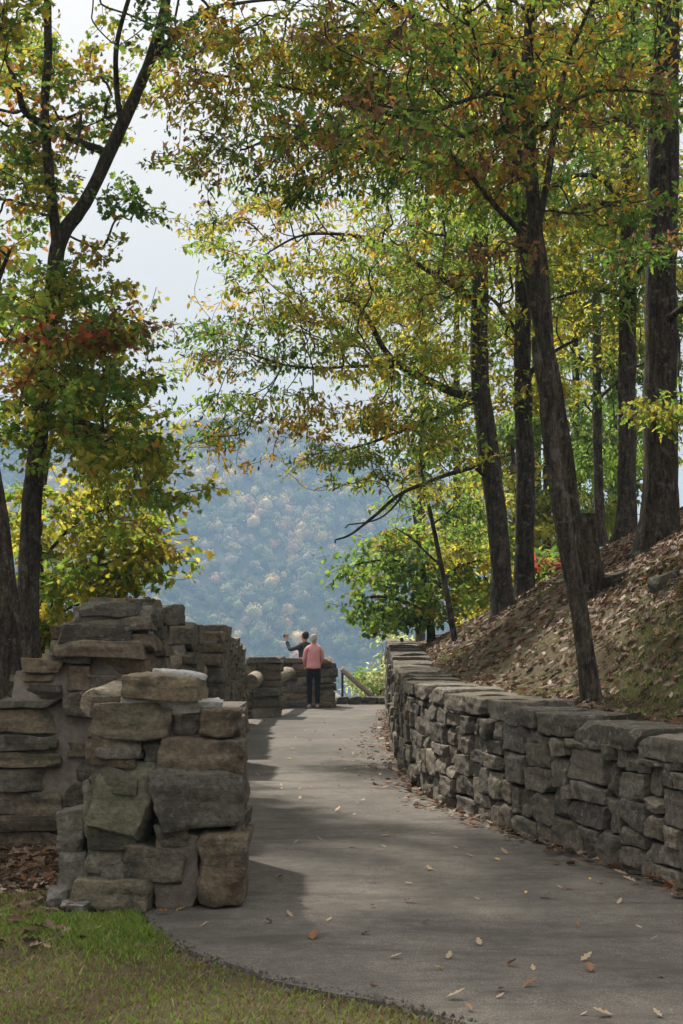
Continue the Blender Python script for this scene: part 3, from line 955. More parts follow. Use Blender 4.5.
DENSE = 1.6
def tree(name, label, cat, trunk, limbs, clusters, leaf=0.11, shape='oval', seed=1, nleaf=9, bark=None, bf=0.35, group=None,
         sides=14, rough=0.12, flare=0.5, extra=None, root_from=0.25, spray=1.0, tipr=0.0042, bark_len=None):
    """trunk: [(px,py,d,radius px)] from the base up; limbs: the same, attached to the trunk; clusters: (px,py,rx,ry,d,rd,tips,palette)"""
    r = np.random.default_rng(seed)
    bark = bark or M_BARK
    tp_ = np.array([np.append(at(a, b, d), rp * d / F) for a, b, d, rp in trunk])
    base = tp_[0, :3].copy()
    t = thing(name, base, label, cat, group)
    mbt = MB()
    sm = catmull(tp_, 10)
    L = np.concatenate([[0], np.cumsum(np.linalg.norm(np.diff(sm[:, :3], axis=0), axis=1))])
    n = max(12, int(L[-1] / 0.09)) if tp_[0, 3] > 0.07 else max(12, int(L[-1] / 0.2))
    s = np.linspace(0, L[-1], n)
    sm = np.stack([np.interp(s, L, sm[:, k]) for k in range(4)], -1)
    root = np.vstack([sm[0, :3] - (sm[min(4, n - 1), :3] - sm[0, :3]) / np.linalg.norm(sm[min(4, n - 1), :3] - sm[0, :3]) * 0.35, sm[:, :3]])
    tube(mbt, root, np.append(sm[0, 3] * 1.0, sm[:, 3]), sides, 0, rough=rough, seed=seed, flare=flare)
    nodes, plen, nrad = [], [], []
    k0 = int(n * root_from)
    for q in range(k0, n, 3):
        nodes.append(sm[q, :3]); plen.append((q - k0) / n * L[-1] * 0.5); nrad.append(sm[q, 3])
    for lb in limbs:
        lp = np.array([np.append(at(a, b, d), rp * d / F) for a, b, d, rp in lb])
        j = np.argmin(np.linalg.norm(sm[:, :3] - lp[0, :3], axis=1))
        if np.linalg.norm(sm[j, :3] - lp[0, :3]) < 1.2:
            lp[0, :3] = sm[j, :3]
        c = catmull(lp, 8)
        c[2:-1, :3] += 0.04 * np.stack([vn(c[2:-1, :3] * 1.3 + q, seed + q) for q in range(3)], -1)
        tube(mbt, c[:, :3], c[:, 3], 9, 0, rough=rough * 0.8, seed=seed + 3)
        ll = np.concatenate([[0], np.cumsum(np.linalg.norm(np.diff(c[:, :3], axis=0), axis=1))])
        for q in range(3, len(c)):
            nodes.append(c[q, :3]); plen.append(ll[q] * 0.5); nrad.append(c[q, 3])
    if extra:
        extra(mbt, sm)
    mbt.build('trunk', bark, t, 60)
    # tips
    pts, cols, pal_ = [], [], []
    for (px, py, rx, ry, d, rd, tips, pal) in clusters:
        K = max(3, tips // 9)
        g = r.normal(size=(K, 3)); g /= np.linalg.norm(g, axis=1, keepdims=True)
        g *= (r.random((K, 1)) ** (1 / 2.6))
        cc = pick(pal, K, r)
        m = int(tips * (DENSE if px > 190 else 1.0) * (1.45 if name == 'woodland_tree' else 1.0))
        w = r.integers(0, K, m)
        c3 = []
        for q in range(K):
            dd = d + g[q, 1] * rd
            c3.append(at(px + g[q, 0] * rx, py - g[q, 2] * ry, d) + np.array([0, 0, 0]) + (at(px, py, dd) - at(px, py, d)))
        c3 = np.array(c3)
        sc = d / F
        p = c3[w] + r.normal(size=(m, 3)) * np.array([0.16 * rx * sc + 0.18, 0.35, 0.07 * ry * sc + 0.07]) * spray
        pts.append(p); cols.append(cc[w]); pal_ += [pal] * m
    if pts:
        pts = np.vstack(pts); cols = np.vstack(cols)
        gz = ground(pts[:, 0], pts[:, 1], False)
        ok = pts[:, 2] > gz + 0.25
        pts, cols = pts[ok], cols[ok]; pal_ = [p for p, o_ in zip(pal_, ok) if o_]
        R0 = np.array(nodes); nr = len(R0)
        m = len(pts)
        allp = np.vstack([R0, pts])
        pl = np.append(np.array(plen), np.zeros(m))
        par = np.full(nr + m, -1)
        dmat = np.linalg.norm(pts[:, None, :] - R0[None, :, :], axis=2)
        cost = dmat + bf * np.array(plen)[None, :]
        bp = cost.argmin(1); bc = cost.min(1)
        op = np.ones(m, bool)
        order = []
        for _ in range(m):
            k = int(np.where(op, bc, 1e9).argmin())
            op[k] = False
            g = nr + k
            par[g] = bp[k]
            pl[g] = pl[bp[k]] + np.linalg.norm(pts[k] - allp[bp[k]])
            order.append(g)
            dn = np.linalg.norm(pts - pts[k], axis=1)
            c = dn + bf * pl[g]
            up = op & (c < bc)
            bc[up] = c[up]; bp[up] = g
        tipc = np.zeros(nr + m)
        nch = np.zeros(nr + m, int)
        for g in order[::-1]:
            if nch[g] == 0: tipc[g] = 1
            tipc[par[g]] += tipc[g]
            nch[par[g]] += 1
        main = {}
        for g in order:
            p = par[g]
            if p not in main or tipc[g] > tipc[main[p]]:
                main[p] = g
        mbc = MB()
        rad = lambda g: tipr * max(1, tipc[g]) ** 0.44
        for g in order:
            p = par[g]
            if p >= nr and main[p] == g:
                continue
            ch = [p, g]; 
            while ch[-1] in main:
                ch.append(main[ch[-1]])
            P = allp[ch].copy()
            R_ = np.array([rad(c) for c in ch[1:]]); R_ = np.append(R_[0], R_)
            if p < nr:
                R_ = np.minimum(R_, nrad[p] * 0.6)
            Q4 = np.c_[P, R_]
            rows_ = [Q4[0]]
            for q in range(1, len(Q4)):
                el = np.linalg.norm(Q4[q, :3] - Q4[q - 1, :3])
                nn_ = int(el / 0.45)
                for u_ in range(1, nn_ + 1):
                    md = Q4[q - 1] + (Q4[q] - Q4[q - 1]) * (u_ / (nn_ + 1))
                    md[:3] += r.normal(size=3) * 0.055 + np.array([0, 0, -0.03 * el * math.sin(PI * u_ / (nn_ + 1))])
                    rows_.append(md)
                rows_.append(Q4[q])
            c4 = catmull(np.array(rows_), 3)
            c4[1:, :3] += 0.035 * np.stack([vn(c4[1:, :3] * 2.1 + 5 * q, seed + q) for q in range(3)], -1)
            tube(mbc, c4[:, :3], np.clip(c4[:, 3], 0.003, None), 5 if R_[0] > 0.012 else 3, 1, cap=False)
        # leaves
        gi = np.array([g for g in order if tipc[g] <= 5])
        k = gi - nr
        cnt = int(nleaf * 1.2)
        P0 = np.repeat(pts[k], cnt, 0)
        dirn = pts[k] - allp[par[gi]]
        ln = np.linalg.norm(dirn, axis=1, keepdims=True) + 1e-9
        dirn = dirn / ln
        tt = r.random(len(P0)) ** 1.3 * np.minimum(np.repeat(ln[:, 0], cnt), 0.55)
        D0 = np.repeat(dirn, cnt, 0)
        P0 = P0 - D0 * tt[:, None] + r.normal(size=P0.shape) * np.array([leaf * 0.75, leaf * 0.75, leaf * 0.4])
        D = D0 * 0.6 + r.normal(size=P0.shape) * 0.75 + np.array([0, 0, -0.35])
        Nn = np.array([0, 0, 1.0]) + r.normal(size=P0.shape) * 0.5
        S = leaf * (0.42 + 0.78 * r.random(len(P0)) ** 0.9)
        C = np.repeat(cols[k], cnt, 0)
        palk = np.array(pal_)[k]
        alt = np.concatenate([pick(q, cnt, r) for q in palk]) if len(palk) else C
        sw = r.random(len(P0)) < 0.3
        C = np.where(sw[:, None], alt, C) * (0.75 + 0.5 * r.random((len(P0), 1)))
        leaves(mbc, P0, D, Nn, S, C, shape, 0)
        mbc.build('crown', [M_LEAF, bark], t)
    return t

# --- left side
tree('maple_tree', 'forked green maple with an orange tinge rising behind the stepped wall', 'tree',
     [(27, 655, 16, 11.05), (28, 600, 16, 10.62), (31, 520, 16, 10.20), (36, 460, 16, 9.78), (46, 360, 16, 9.35), (54, 290, 16, 8.92), (60, 240, 16, 8.50), (88, 197, 16, 7.22), (123, 123, 16, 6.38), (150, 60, 16, 5.95), (166, 0, 16, 5.10), (185, -120, 16, 4.25), (200, -260, 16, 2.55)],
     [[(58, 248, 16, 6.4), (51, 197, 16, 5.6), (47, 120, 16, 4.8), (46, 20, 16, 4), (40, -120, 16, 3)],
      [(47, 130, 16, 4), (32, 116, 15.7, 4), (16, 84, 15.4, 3), (0, 40, 15, 2)],
      [(120, 128, 16, 4), (116, 90, 15.8, 3), (118, 40, 15.6, 2.5), (140, -30, 15.4, 2)],
      [(150, 60, 16, 4), (200, 14, 16.4, 3), (240, 6, 16.8, 2), (290, 2, 17, 1.3)],
      [(40, 430, 16, 4), (80, 420, 15.5, 3), (120, 440, 15.2, 2)],
      [(46, 350, 16, 4), (10, 330, 15.6, 3), (-40, 320, 15.4, 2)]],
     [(60, 385, 90, 75, 15.6, 2.0, 210, 'maple'), (40, 400, 60, 70, 15.3, 1.6, 70, 'glow'), (110, 360, 38, 45, 15.3, 1.2, 70, 'maple'), (118, 455, 50, 32, 15.2, 1.2, 120, 'maple'), (80, 430, 60, 50, 16.6, 1.2, 110, 'glow'), (70, 350, 70, 50, 16.8, 1.2, 60, 'ygreen'), (150, 497, 26, 26, 15.2, 0.8, 34, 'gold'),
      (40, 305, 66, 40, 15.8, 1.6, 130, 'maple'), (60, 340, 40, 26, 15.0, 0.6, 44, 'red'), (25, 195, 40, 45, 16.6, 1.2, 70, 'maple'),
      (125, 208, 22, 13, 15.6, 0.6, 24, 'sparse'), (103, 252, 12, 10, 15.6, 0.5, 8, 'gold'), (88, 120, 30, 34, 16.9, 0.8, 34, 'maple'), (30, 120, 36, 36, 16.6, 0.8, 44, 'red'), (35, 55, 60, 55, 16.9, 1.2, 110, 'gold'),
      (110, 55, 50, 40, 16.9, 1.0, 44, 'sparse'), (170, 20, 60, 30, 16.2, 1.5, 60, 'sparse'), (-5, 180, 50, 60, 15.8, 1.6, 80, 'gold'),
      (120, 330, 30, 16, 15.6, 0.8, 20, 'sparse'), (118, 292, 26, 10, 15.6, 0.6, 12, 'sparse'),
      (-130, 300, 120, 150, 16, 3, 260, 'maple'), (-120, 50, 150, 130, 16, 3, 260, 'maple'), (60, -120, 170, 100, 16, 3, 260, 'maple'), (170, -260, 150, 110, 16, 3, 160, 'maple')],  # out-of-frame crown masses added for shade on the near path
     leaf=0.09, shape='maple', seed=11, nleaf=12, bark=M_BARKG)

tree('leaning_tree', 'dark leaning trunk at the left edge behind the stepped wall', 'tree',
     [(12, 720, 12.6, 13), (9, 650, 12.6, 12), (4, 580, 12.6, 11.5), (-4, 510, 12.6, 11), (-22, 420, 12.6, 10), (-60, 300, 12.6, 9), (-90, 150, 12.6, 8), (-110, -50, 12.6, 6), (-120, -250, 12.6, 4)],
     [[(-40, 360, 12.6, 5), (-10, 300, 12.2, 3.5), (10, 250, 12, 2)]],
     [(-170, 200, 170, 170, 12.4, 2.6, 300, 'maple'), (-120, -120, 190, 140, 12.4, 2.6, 260, 'maple'), (-60, 330, 60, 70, 12, 1.4, 70, 'green'), (-10, 20, 40, 70, 12, 1.2, 40, 'gold'), (60, -150, 200, 80, 13.4, 2.0, 420, 'maple'), (220, -230, 150, 80, 12.5, 2.0, 220, 'maple')],  # last two clusters added unseen above the frame to shade the near path
     leaf=0.11, shape='maple', seed=12, nleaf=9, bark=M_BARK)

tree('young_maple', 'slender young maple with glowing yellow green leaves beside the forked trunk', 'tree',
     [(40, 668, 18.5, 4.5), (41, 600, 18.5, 4.2), (38, 540, 18.5, 4), (44, 480, 18.6, 3.2), (52, 430, 18.8, 2.2)],
     [[(40, 600, 18.5, 2.5), (80, 570, 18.3, 2), (130, 560, 18.0, 1.2)], [(39, 560, 18.5, 2.2), (75, 520, 18.4, 1.6), (110, 505, 18.2, 1)], [(41, 625, 18.5, 2), (70, 608, 18.4, 1.4), (110, 598, 18.2, 0.9)]],
     [(90, 545, 78, 42, 18.2, 1.3, 190, 'glow'), (60, 595, 45, 34, 18.6, 1.2, 110, 'glow'), (130, 578, 45, 26, 18.0, 1.0, 70, 'glow'), (25, 530, 40, 50, 18.8, 1.2, 90, 'glow'), (70, 490, 60, 28, 18.8, 1.2, 80, 'glow'), (150, 545, 24, 30, 18.2, .8, 26, 'gold'), (60, 635, 22, 20, 18.8, 0.8, 30, 'glow')],
     leaf=0.125, shape='maple', seed=13, nleaf=8, bark=M_BARKG, sides=10, rough=0.08, flare=0.3)

# --- right side
tree('slender_tree', 'slender leaning tree rooted at the back of the retaining wall coping', 'tree',
     [(592, 703, 12.5, 9.66), (586, 655, 12.5, 8.82), (579, 610, 12.5, 9.07), (568, 550, 12.5, 9.24), (557, 480, 12.5, 9.24), (549, 420, 12.5, 8.82), (547, 340, 12.5, 7.39), (541, 265, 12.5, 7.06), (534, 213, 12.5, 6.72), (528, 110, 12.5, 6.22), (527, 70, 12.5, 6.05), (531, 0, 12.5, 5.38), (540, -140, 12.5, 4.20), (548, -300, 12.5, 2.52)],
     [[(549, 420, 12.5, 6), (541, 385, 12.45, 5.5), (536, 355, 12.4, 4.6), (534, 338, 12.4, 2.5)],
      [(541, 262, 12.5, 4), (522, 236, 12.4, 3.6), (500, 212, 12.2, 3.2), (478, 182, 12.0, 2.6), (450, 150, 11.7, 2)],
      [(537, 232, 12.5, 3.6), (547, 175, 12.4, 3.4), (552, 130, 12.3, 3), (564, 75, 12.2, 2.6), (575, 46, 12.1, 2.3), (594, 0, 12, 1.8), (612, -60, 12, 1.3)],
      [(552, 128, 12.3, 2.2), (580, 100, 12.2, 1.8), (625, 92, 12, 1.4), (670, 95, 11.9, 1)],
      [(528, 110, 12.5, 3), (490, 95, 12, 2.4), (440, 112, 11.4, 2), (380, 105, 10.9, 1.4)]],
     [(455, 150, 75, 50, 11.6, 1.2, 70, 'rust'), (360, 120, 60, 38, 10.9, 1.0, 44, 'rust'), (480, 85, 90, 40, 11.6, 1.4, 80, 'rust'), (570, 150, 70, 70, 12.2, 1.4, 60, 'rust'), (640, 95, 55, 40, 12, 1.2, 50, 'rust'), (510, 250, 40, 30, 12.2, .8, 14, 'rust'), (640, 230, 50, 26, 12, .8, 22, 'rust'),
      (600, 20, 100, 50, 12, 1.5, 90, 'gold'), (450, 15, 110, 40, 11.6, 1.5, 100, 'gold'), (500, -150, 170, 110, 12, 2.2, 230, 'gold'), (620, -200, 150, 110, 12, 2.2, 150, 'gold')],
     leaf=0.085, shape='lobed', seed=21, nleaf=9, bark=M_BARKG, rough=0.10)

def stub(mbt, sm):
    a = at(598, 600, 15.9); b = at(588, 552, 15.85); c = at(586, 514, 15.85)
    P = catmull([a, b, c], 8)
    tube(mbt, P, np.linspace(0.15, 0.118, len(P)), 14, rough=0.12, seed=77)
tree('twin_stem_tree', 'dark tree with a sawn off side stem just behind the slender leaning tree', 'tree',
     [(594, 597, 16, 12.32), (588, 572, 16, 9.68), (574, 525, 16, 8.36), (564, 450, 16, 8.36), (552, 380, 16, 8.80), (540, 320, 16, 9.24), (528, 250, 16, 9.68), (516, 180, 16, 9.68), (508, 100, 16, 9.24), (504, 0, 16, 8.80), (500, -150, 16, 6.60), (500, -330, 16, 3.52)],
     [[(505, 55, 16, 6), (470, 48, 15.6, 5.5), (440, 32, 15.2, 5), (410, 12, 14.8, 4.2), (378, -4, 14.4, 3.4), (330, -18, 14, 2)],
      [(510, 130, 16, 5), (470, 136, 15.8, 4), (417, 122, 15.6, 3.2), (340, 100, 15.4, 2.4), (270, 84, 15.2, 1.7), (205, 72, 15, 1)],
      [(514, 165, 16, 4.5), (440, 168, 16, 3.2), (370, 150, 16, 2.4), (290, 138, 16, 1.6), (240, 150, 16, 1)]],
     [(420, 60, 100, 60, 15.2, 1.8, 210, 'gold'), (330, 105, 90, 60, 15.2, 1.8, 150, 'gold'), (235, 85, 62, 45, 15.2, 1.4, 80, 'gold'), (300, 40, 110, 40, 14.6, 1.6, 120, 'gold'), (200, 60, 40, 50, 15.4, 1.2, 44, 'sparse'),
      (285, 165, 90, 42, 15.8, 1.5, 105, 'sparse'), (400, 160, 80, 50, 15.8, 1.5, 130, 'green'), (470, 200, 60, 50, 16.2, 1.5, 70, 'green'), (195, 150, 30, 26, 15.6, 1, 26, 'sparse'),
      (540, 60, 80, 60, 16.2, 1.8, 110, 'gold'), (430, -110, 180, 100, 15.5, 2.6, 240, 'gold'), (270, -90, 120, 70, 15, 2, 140, 'gold'), (520, -280, 160, 100, 16, 2.6, 180, 'gold')],
     leaf=0.088, shape='oval', seed=22, nleaf=11, bark=M_BARK, extra=stub)

tree('big_oak', 'thickest dark trunk at the right edge on top of the leafy bank', 'tree',
     [(658, 545, 17, 21.60), (660, 505, 17, 18.90), (661, 450, 17, 17.55), (661, 400, 17, 16.65), (661, 300, 17, 16.20), (662, 200, 17, 15.75), (664, 100, 17, 15.30), (667, 0, 17, 14.40), (670, -150, 17, 11.70), (675, -350, 17, 7.20)],
     [[(646, 112, 17, 5), (610, 118, 16.7, 4), (553, 128, 16.2, 3.2), (500, 128, 15.8, 2.4), (462, 125, 15.5, 1.4)],
      [(650, 320, 17, 4), (700, 300, 16, 3), (760, 310, 15, 2)]],
     [(650, 30, 70, 60, 16.4, 2, 90, 'green'), (600, 90, 70, 45, 16.4, 1.5, 60, 'ygreen'), (672, 415, 22, 45, 15.8, 0.9, 26, 'ygreen'), (660, 250, 40, 30, 16, 1, 20, 'rust'), (640, -160, 180, 120, 17, 3, 260, 'gold'), (800, 100, 110, 200, 17, 3, 200, 'gold')],
     leaf=0.11, shape='lobed', seed=23, nleaf=9, bark=M_BARK, sides=18, flare=0.35)

tree('straight_tree', 'straight grey trunk standing just left of the thickest trunk', 'tree',
     [(626, 535, 22, 11), (627, 500, 22, 9.5), (627, 400, 22, 9), (628, 300, 22, 8.7), (629, 200, 22, 8.4), (630, 100, 22, 8), (631, 0, 22, 7.4), (633, -150, 22, 5)],
     [[(629, 206, 22, 3.6), (600, 180, 21.6, 3), (575, 176, 21.3, 2.2), (550, 188, 21, 1.2)], [(629, 215, 22, 3.6), (600, 203, 21.4, 2.6), (555, 216, 21, 1.3)], [(628, 280, 22, 3), (660, 250, 21.5, 2), (690, 240, 21, 1)],
      [(628, 300, 22, 3), (590, 290, 22.5, 2.2), (550, 300, 23, 1)]],
     [(600, 190, 90, 70, 22, 2.2, 170, 'ygreen'), (600, 280, 80, 60, 22, 2.2, 120, 'ygreen'), (650, 170, 40, 80, 21.6, 1.4, 70, 'gold'), (570, 60, 90, 70, 22, 2.2, 140, 'ygreen'), (640, -60, 100, 60, 22, 2.2, 100, 'ygreen')],
     leaf=0.125, shape='oval', seed=24, nleaf=9, bark=M_BARKG)

tree('slim_tree', 'thin distant trunk between the leaning tree and straight grey trunk', 'tree',
     [(599, 528, 27, 5.5), (598, 470, 27, 4.8), (597, 380, 27, 4.6), (596, 280, 27, 4.2), (594, 150, 27, 3.5), (592, 0, 27, 2.6)],
     [[(597, 400, 27, 2), (630, 370, 27, 1.4), (650, 360, 27, 0.8)], [(597, 370, 27, 2), (570, 345, 27, 1.4)]],
     [(590, 400, 50, 45, 27.5, 2, 80, 'green'), (600, 330, 60, 40, 27.5, 2, 90, 'ygreen'), (580, 465, 36, 32, 28, 2, 50, 'green'), (645, 460, 26, 40, 28, 2, 40, 'green'), (590, 120, 70, 80, 27, 2, 120, 'ygreen')],
     leaf=0.15, shape='oval', seed=25, nleaf=8, bark=M_BARKG, sides=10)

tree('curved_tree', 'curved trunk leaning left over the far wall with a long bare low limb', 'tree',
     [(504, 614, 22, 11.96), (502, 590, 22, 10.58), (498, 530, 22, 10.12), (492, 480, 22, 10.12), (486, 430, 22, 10.12), (480, 380, 22, 9.66), (479, 340, 22, 9.20), (480, 260, 22, 8.28), (476, 180, 22, 7.36), (470, 80, 22, 5.98), (465, -40, 22, 4.14)],
     [[(481, 400, 22, 5.5), (455, 393, 21.8, 4.5), (430, 383, 21.5, 4), (400, 366, 21.2, 3.6), (385, 348, 21, 3.2), (372, 322, 20.8, 2.4), (355, 303, 20.6, 1.6), (338, 302, 20.4, 1)],
      [(398, 366, 21.2, 2.2), (350, 366, 21, 1.7), (290, 368, 20.8, 1.2), (235, 350, 20.5, 0.8)],
      [(470, 462, 21.8, 2.6), (440, 478, 21.3, 2.2), (400, 494, 20.8, 1.9), (372, 520, 20.5, 1.6), (352, 537, 20.3, 1.2), (335, 543, 20.2, 0.8)],
      [(490, 480, 22, 2.9), (470, 462, 21.8, 2.6)],
      [(405, 492, 20.8, 1.2), (380, 520, 20.6, .9), (345, 528, 20.4, 0.6)],
      [(482, 400, 22, 3), (430, 420, 21.4, 2.2), (380, 440, 21, 1.5), (340, 452, 20.8, .9)],
      [(480, 300, 22, 4), (430, 270, 21.4, 3), (370, 240, 21, 2.2), (310, 235, 20.6, 1.4), (265, 255, 20.4, .8)]],
     [(300, 275, 90, 55, 20.8, 2, 190, 'gold'), (240, 330, 66, 48, 20.8, 1.6, 100, 'sparse'), (335, 345, 75, 50, 20.8, 1.6, 120, 'gold'), (400, 265, 75, 65, 21.2, 2, 180, 'gold'), (395, 385, 60, 42, 21.2, 1.5, 110, 'ygreen'), (345, 420, 48, 26, 20.8, 1.2, 55, 'gold'),
      (235, 400, 50, 22, 20.6, 1, 36, 'sparse'), (195, 345, 26, 30, 20.8, .8, 22, 'sparse'), (215, 440, 36, 18, 20.6, .8, 26, 'sparse'), (290, 420, 40, 26, 20.8, 1, 40, 'gold'), (345, 468, 46, 28, 20.6, 1, 70, 'gold'), (270, 460, 34, 16, 20.6, .7, 16, 'sparse'), (420, 430, 50, 45, 21.4, 1.4, 100, 'ygreen'), (450, 300, 50, 70, 21.8, 1.6, 130, 'ygreen'),
      (410, 190, 80, 50, 21.6, 1.8, 120, 'gold'), (440, 110, 100, 60, 22, 2, 140, 'gold'), (225, 240, 34, 40, 20.8, .8, 36, 'sparse'), (300, 210, 60, 30, 20.8, 1, 60, 'gold')],
     leaf=0.105, shape='oval', seed=26, nleaf=9, bark=M_BARKG)

tree('upright_tree', 'upright trunk standing close to the right of the curved trunk', 'tree',
     [(525, 604, 23, 11), (524, 570, 23, 9.5), (525, 480, 23, 9.2), (523, 400, 23, 9), (522, 350, 23, 8.6), (524, 260, 23, 8), (527, 160, 23, 7), (532, 40, 23, 5.5), (535, -80, 23, 3.5)],
     [[(523, 380, 23, 3), (555, 350, 23, 2), (585, 335, 23, 1)], [(522, 340, 23, 3), (495, 300, 23.4, 2), (460, 285, 23.6, 1)]],
     [(530, 260, 75, 70, 23.4, 2, 190, 'ygreen'), (490, 330, 50, 45, 23.6, 1.6, 100, 'ygreen'), (550, 370, 36, 40, 23.8, 1.4, 60, 'gold'), (470, 220, 60, 60, 23.4, 2, 120, 'ygreen'), (545, 130, 80, 70, 23, 2, 150, 'ygreen'), (500, 40, 90, 60, 23, 2, 110, 'gold'), (500, 400, 40, 30, 23, 1, 40, 'gold')],
     leaf=0.12, shape='oval', seed=27, nleaf=9, bark=M_BARK)

tree('sapling', 'thin leaning sapling near the far end of the retaining wall', 'sapling',
     [(454, 637, 22.6, 3.2), (448, 600, 22.6, 2.7), (440, 560, 22.6, 2.4), (432, 520, 22.6, 2.0), (424, 485, 22.6, 1.4), (420, 455, 22.6, 0.8)],
     [[(440, 560, 22.6, 1.3), (415, 540, 22.4, 0.9), (395, 528, 22.2, .6)], [(434, 530, 22.6, 1.2), (460, 500, 22.8, .8)]],
     [(430, 500, 40, 30, 22.8, 1, 40, 'ygreen'), (470, 520, 30, 26, 23, 1, 40, 'green')],
     leaf=0.11, shape='oval', seed=28, nleaf=8, bark=M_BARKG, sides=8, flare=0.2)

tree('bushy_tree', 'low bushy bright green tree overhanging the far end of the retaining wall', 'tree',
     [(432, 660, 27, 5), (430, 620, 27, 4.2), (424, 580, 27, 3.4), (418, 540, 27, 2.4), (412, 500, 27, 1.5)],
     [[(430, 615, 27, 2.4), (400, 600, 26.4, 1.8), (365, 598, 26, 1)], [(427, 595, 27, 2.4), (455, 570, 27, 1.6), (480, 560, 27, 1)], [(422, 570, 27, 2), (390, 560, 26.4, 1.4), (355, 565, 26, 0.9)]],
     [(415, 585, 62, 40, 26.6, 1.8, 130, 'green'), (378, 570, 38, 24, 26.2, 1.2, 56, 'green'), (388, 612, 34, 22, 26.2, 1.2, 60, 'green'), (455, 600, 45, 36, 27.4, 1.6, 90, 'ygreen'), (440, 545, 50, 34, 27.2, 1.6, 110, 'ygreen'), (400, 540, 30, 20, 26.6, 1, 36, 'gold'), (478, 560, 30, 40, 27.6, 1.4, 70, 'ygreen')],
     leaf=0.125, shape='maple', seed=29, nleaf=7, bark=M_BARKG, sides=8, flare=0.2)

# woodland behind the bank, each its own tree
BGT = [
    # label, base(px,py,d), top(px), clusters
    ('yellow green tree filling the gap between curved and upright trunks', 515, 610, 33, 512, [(510, 470, 48, 60, 33, 2.5, 120, 'ygreen'), (505, 560, 40, 44, 33, 2, 90, 'ygreen')], 31),
    ('green woodland tree showing between upright trunk and slender leaning tree', 545, 590, 34, 548, [(552, 450, 40, 70, 34, 2.5, 120, 'green'), (550, 540, 32, 44, 34, 2, 70, 'ygreen')], 32),
    ('orange tinged shrubby tree low behind the upright trunk', 540, 606, 30, 538, [(545, 580, 46, 26, 30, 1.8, 80, 'rust'), (560, 560, 26, 22, 30, 1.5, 40, 'ygreen'), (480, 610, 28, 22, 31, 1.5, 44, 'glow')], 33),
    ('tall yellowing tree filling the view right of the slender leaning tree', 575, 545, 36, 572, [(575, 350, 60, 70, 36, 3, 150, 'ygreen'), (570, 240, 70, 60, 36, 3, 130, 'gold'), (580, 480, 30, 40, 36, 2, 50, 'green'), (602, 525, 34, 26, 36, 1.6, 60, 'ygreen')], 34),
    ('green tree behind the straight grey trunk', 652, 520, 36, 648, [(640, 380, 40, 70, 36, 2.5, 110, 'green'), (660, 300, 40, 60, 36, 2.5, 90, 'ygreen'), (645, 480, 30, 30, 36, 2, 40, 'green')], 35),
    ('tall distant golden tree behind the crown of the curved trunk', 455, 620, 38, 458, [(450, 400, 60, 70, 38, 3, 120, 'gold'), (450, 290, 70, 70, 38, 3, 130, 'ygreen'), (465, 510, 40, 44, 38, 2, 70, 'ygreen')], 36),
    ('tall distant yellow green tree high behind the upright trunk', 535, 600, 40, 528, [(520, 180, 70, 70, 40, 3, 120, 'ygreen'), (540, 80, 80, 60, 40, 3, 110, 'ygreen'), (600, 130, 60, 60, 40, 3, 80, 'ygreen')], 37),
    ('broad golden tree far behind the gap left of the upright trunk', 420, 640, 44, 430, [(400, 330, 70, 60, 44, 3, 120, 'gold'), (450, 230, 80, 70, 44, 3, 140, 'ygreen'), (430, 130, 90, 60, 44, 3, 130, 'gold'), (440, 450, 40, 40, 44, 2, 60, 'ygreen')], 39),
    ('tall olive green tree far behind the slim distant trunk', 612, 540, 44, 612, [(610, 420, 50, 60, 44, 3, 100, 'ygreen'), (560, 300, 60, 70, 44, 3, 110, 'ygreen'), (630, 230, 60, 70, 44, 3, 110, 'gold'), (580, 20, 110, 60, 44, 3, 120, 'ygreen')], 40),
    ('distant gold and green tree at the top right behind the thickest trunk', 690, 500, 38, 690, [(670, 180, 60, 80, 38, 3, 110, 'ygreen'), (640, 70, 80, 60, 38, 3, 100, 'gold'), (690, 350, 40, 60, 38, 3, 60, 'green')], 38),
]
for lab, bx, by, d, tx, cl, sd_ in BGT:
    ytop = min(c[1] - c[3] for c in cl)
    rr = 5.0
    tree('woodland_tree', lab, 'tree', [(bx, by + 14, d, rr), (bx + 2, (by * 2 + ytop) / 3, d, rr * 0.8), ((bx + tx) / 2, (by + ytop * 2) / 3, d, rr * 0.6), (tx, ytop + 20, d, rr * 0.25)],
         [], cl, leaf=0.19, shape='oval', seed=sd_, nleaf=8, bark=M_BARKG, sides=8, rough=0.06, flare=0.25, group='woodland trees behind the bank', root_from=0.2, tipr=0.006)
tree('hillside_tree', 'pale sunlit tree growing below the overlook beyond the handrail', 'tree',
     [(385, 780, 52, 5), (384, 740, 52, 4), (382, 690, 52, 2.5), (382, 660, 52, 1)], [],
     [(378, 690, 24, 26, 52, 2, 130, 'pale'), (395, 655, 20, 22, 52, 2, 70, 'pale'), (400, 700, 30, 34, 52, 2.4, 120, 'pale')],
     leaf=0.22, shape='oval', seed=41, nleaf=8, bark=M_BARKG, sides=7, flare=0.2, tipr=0.006)

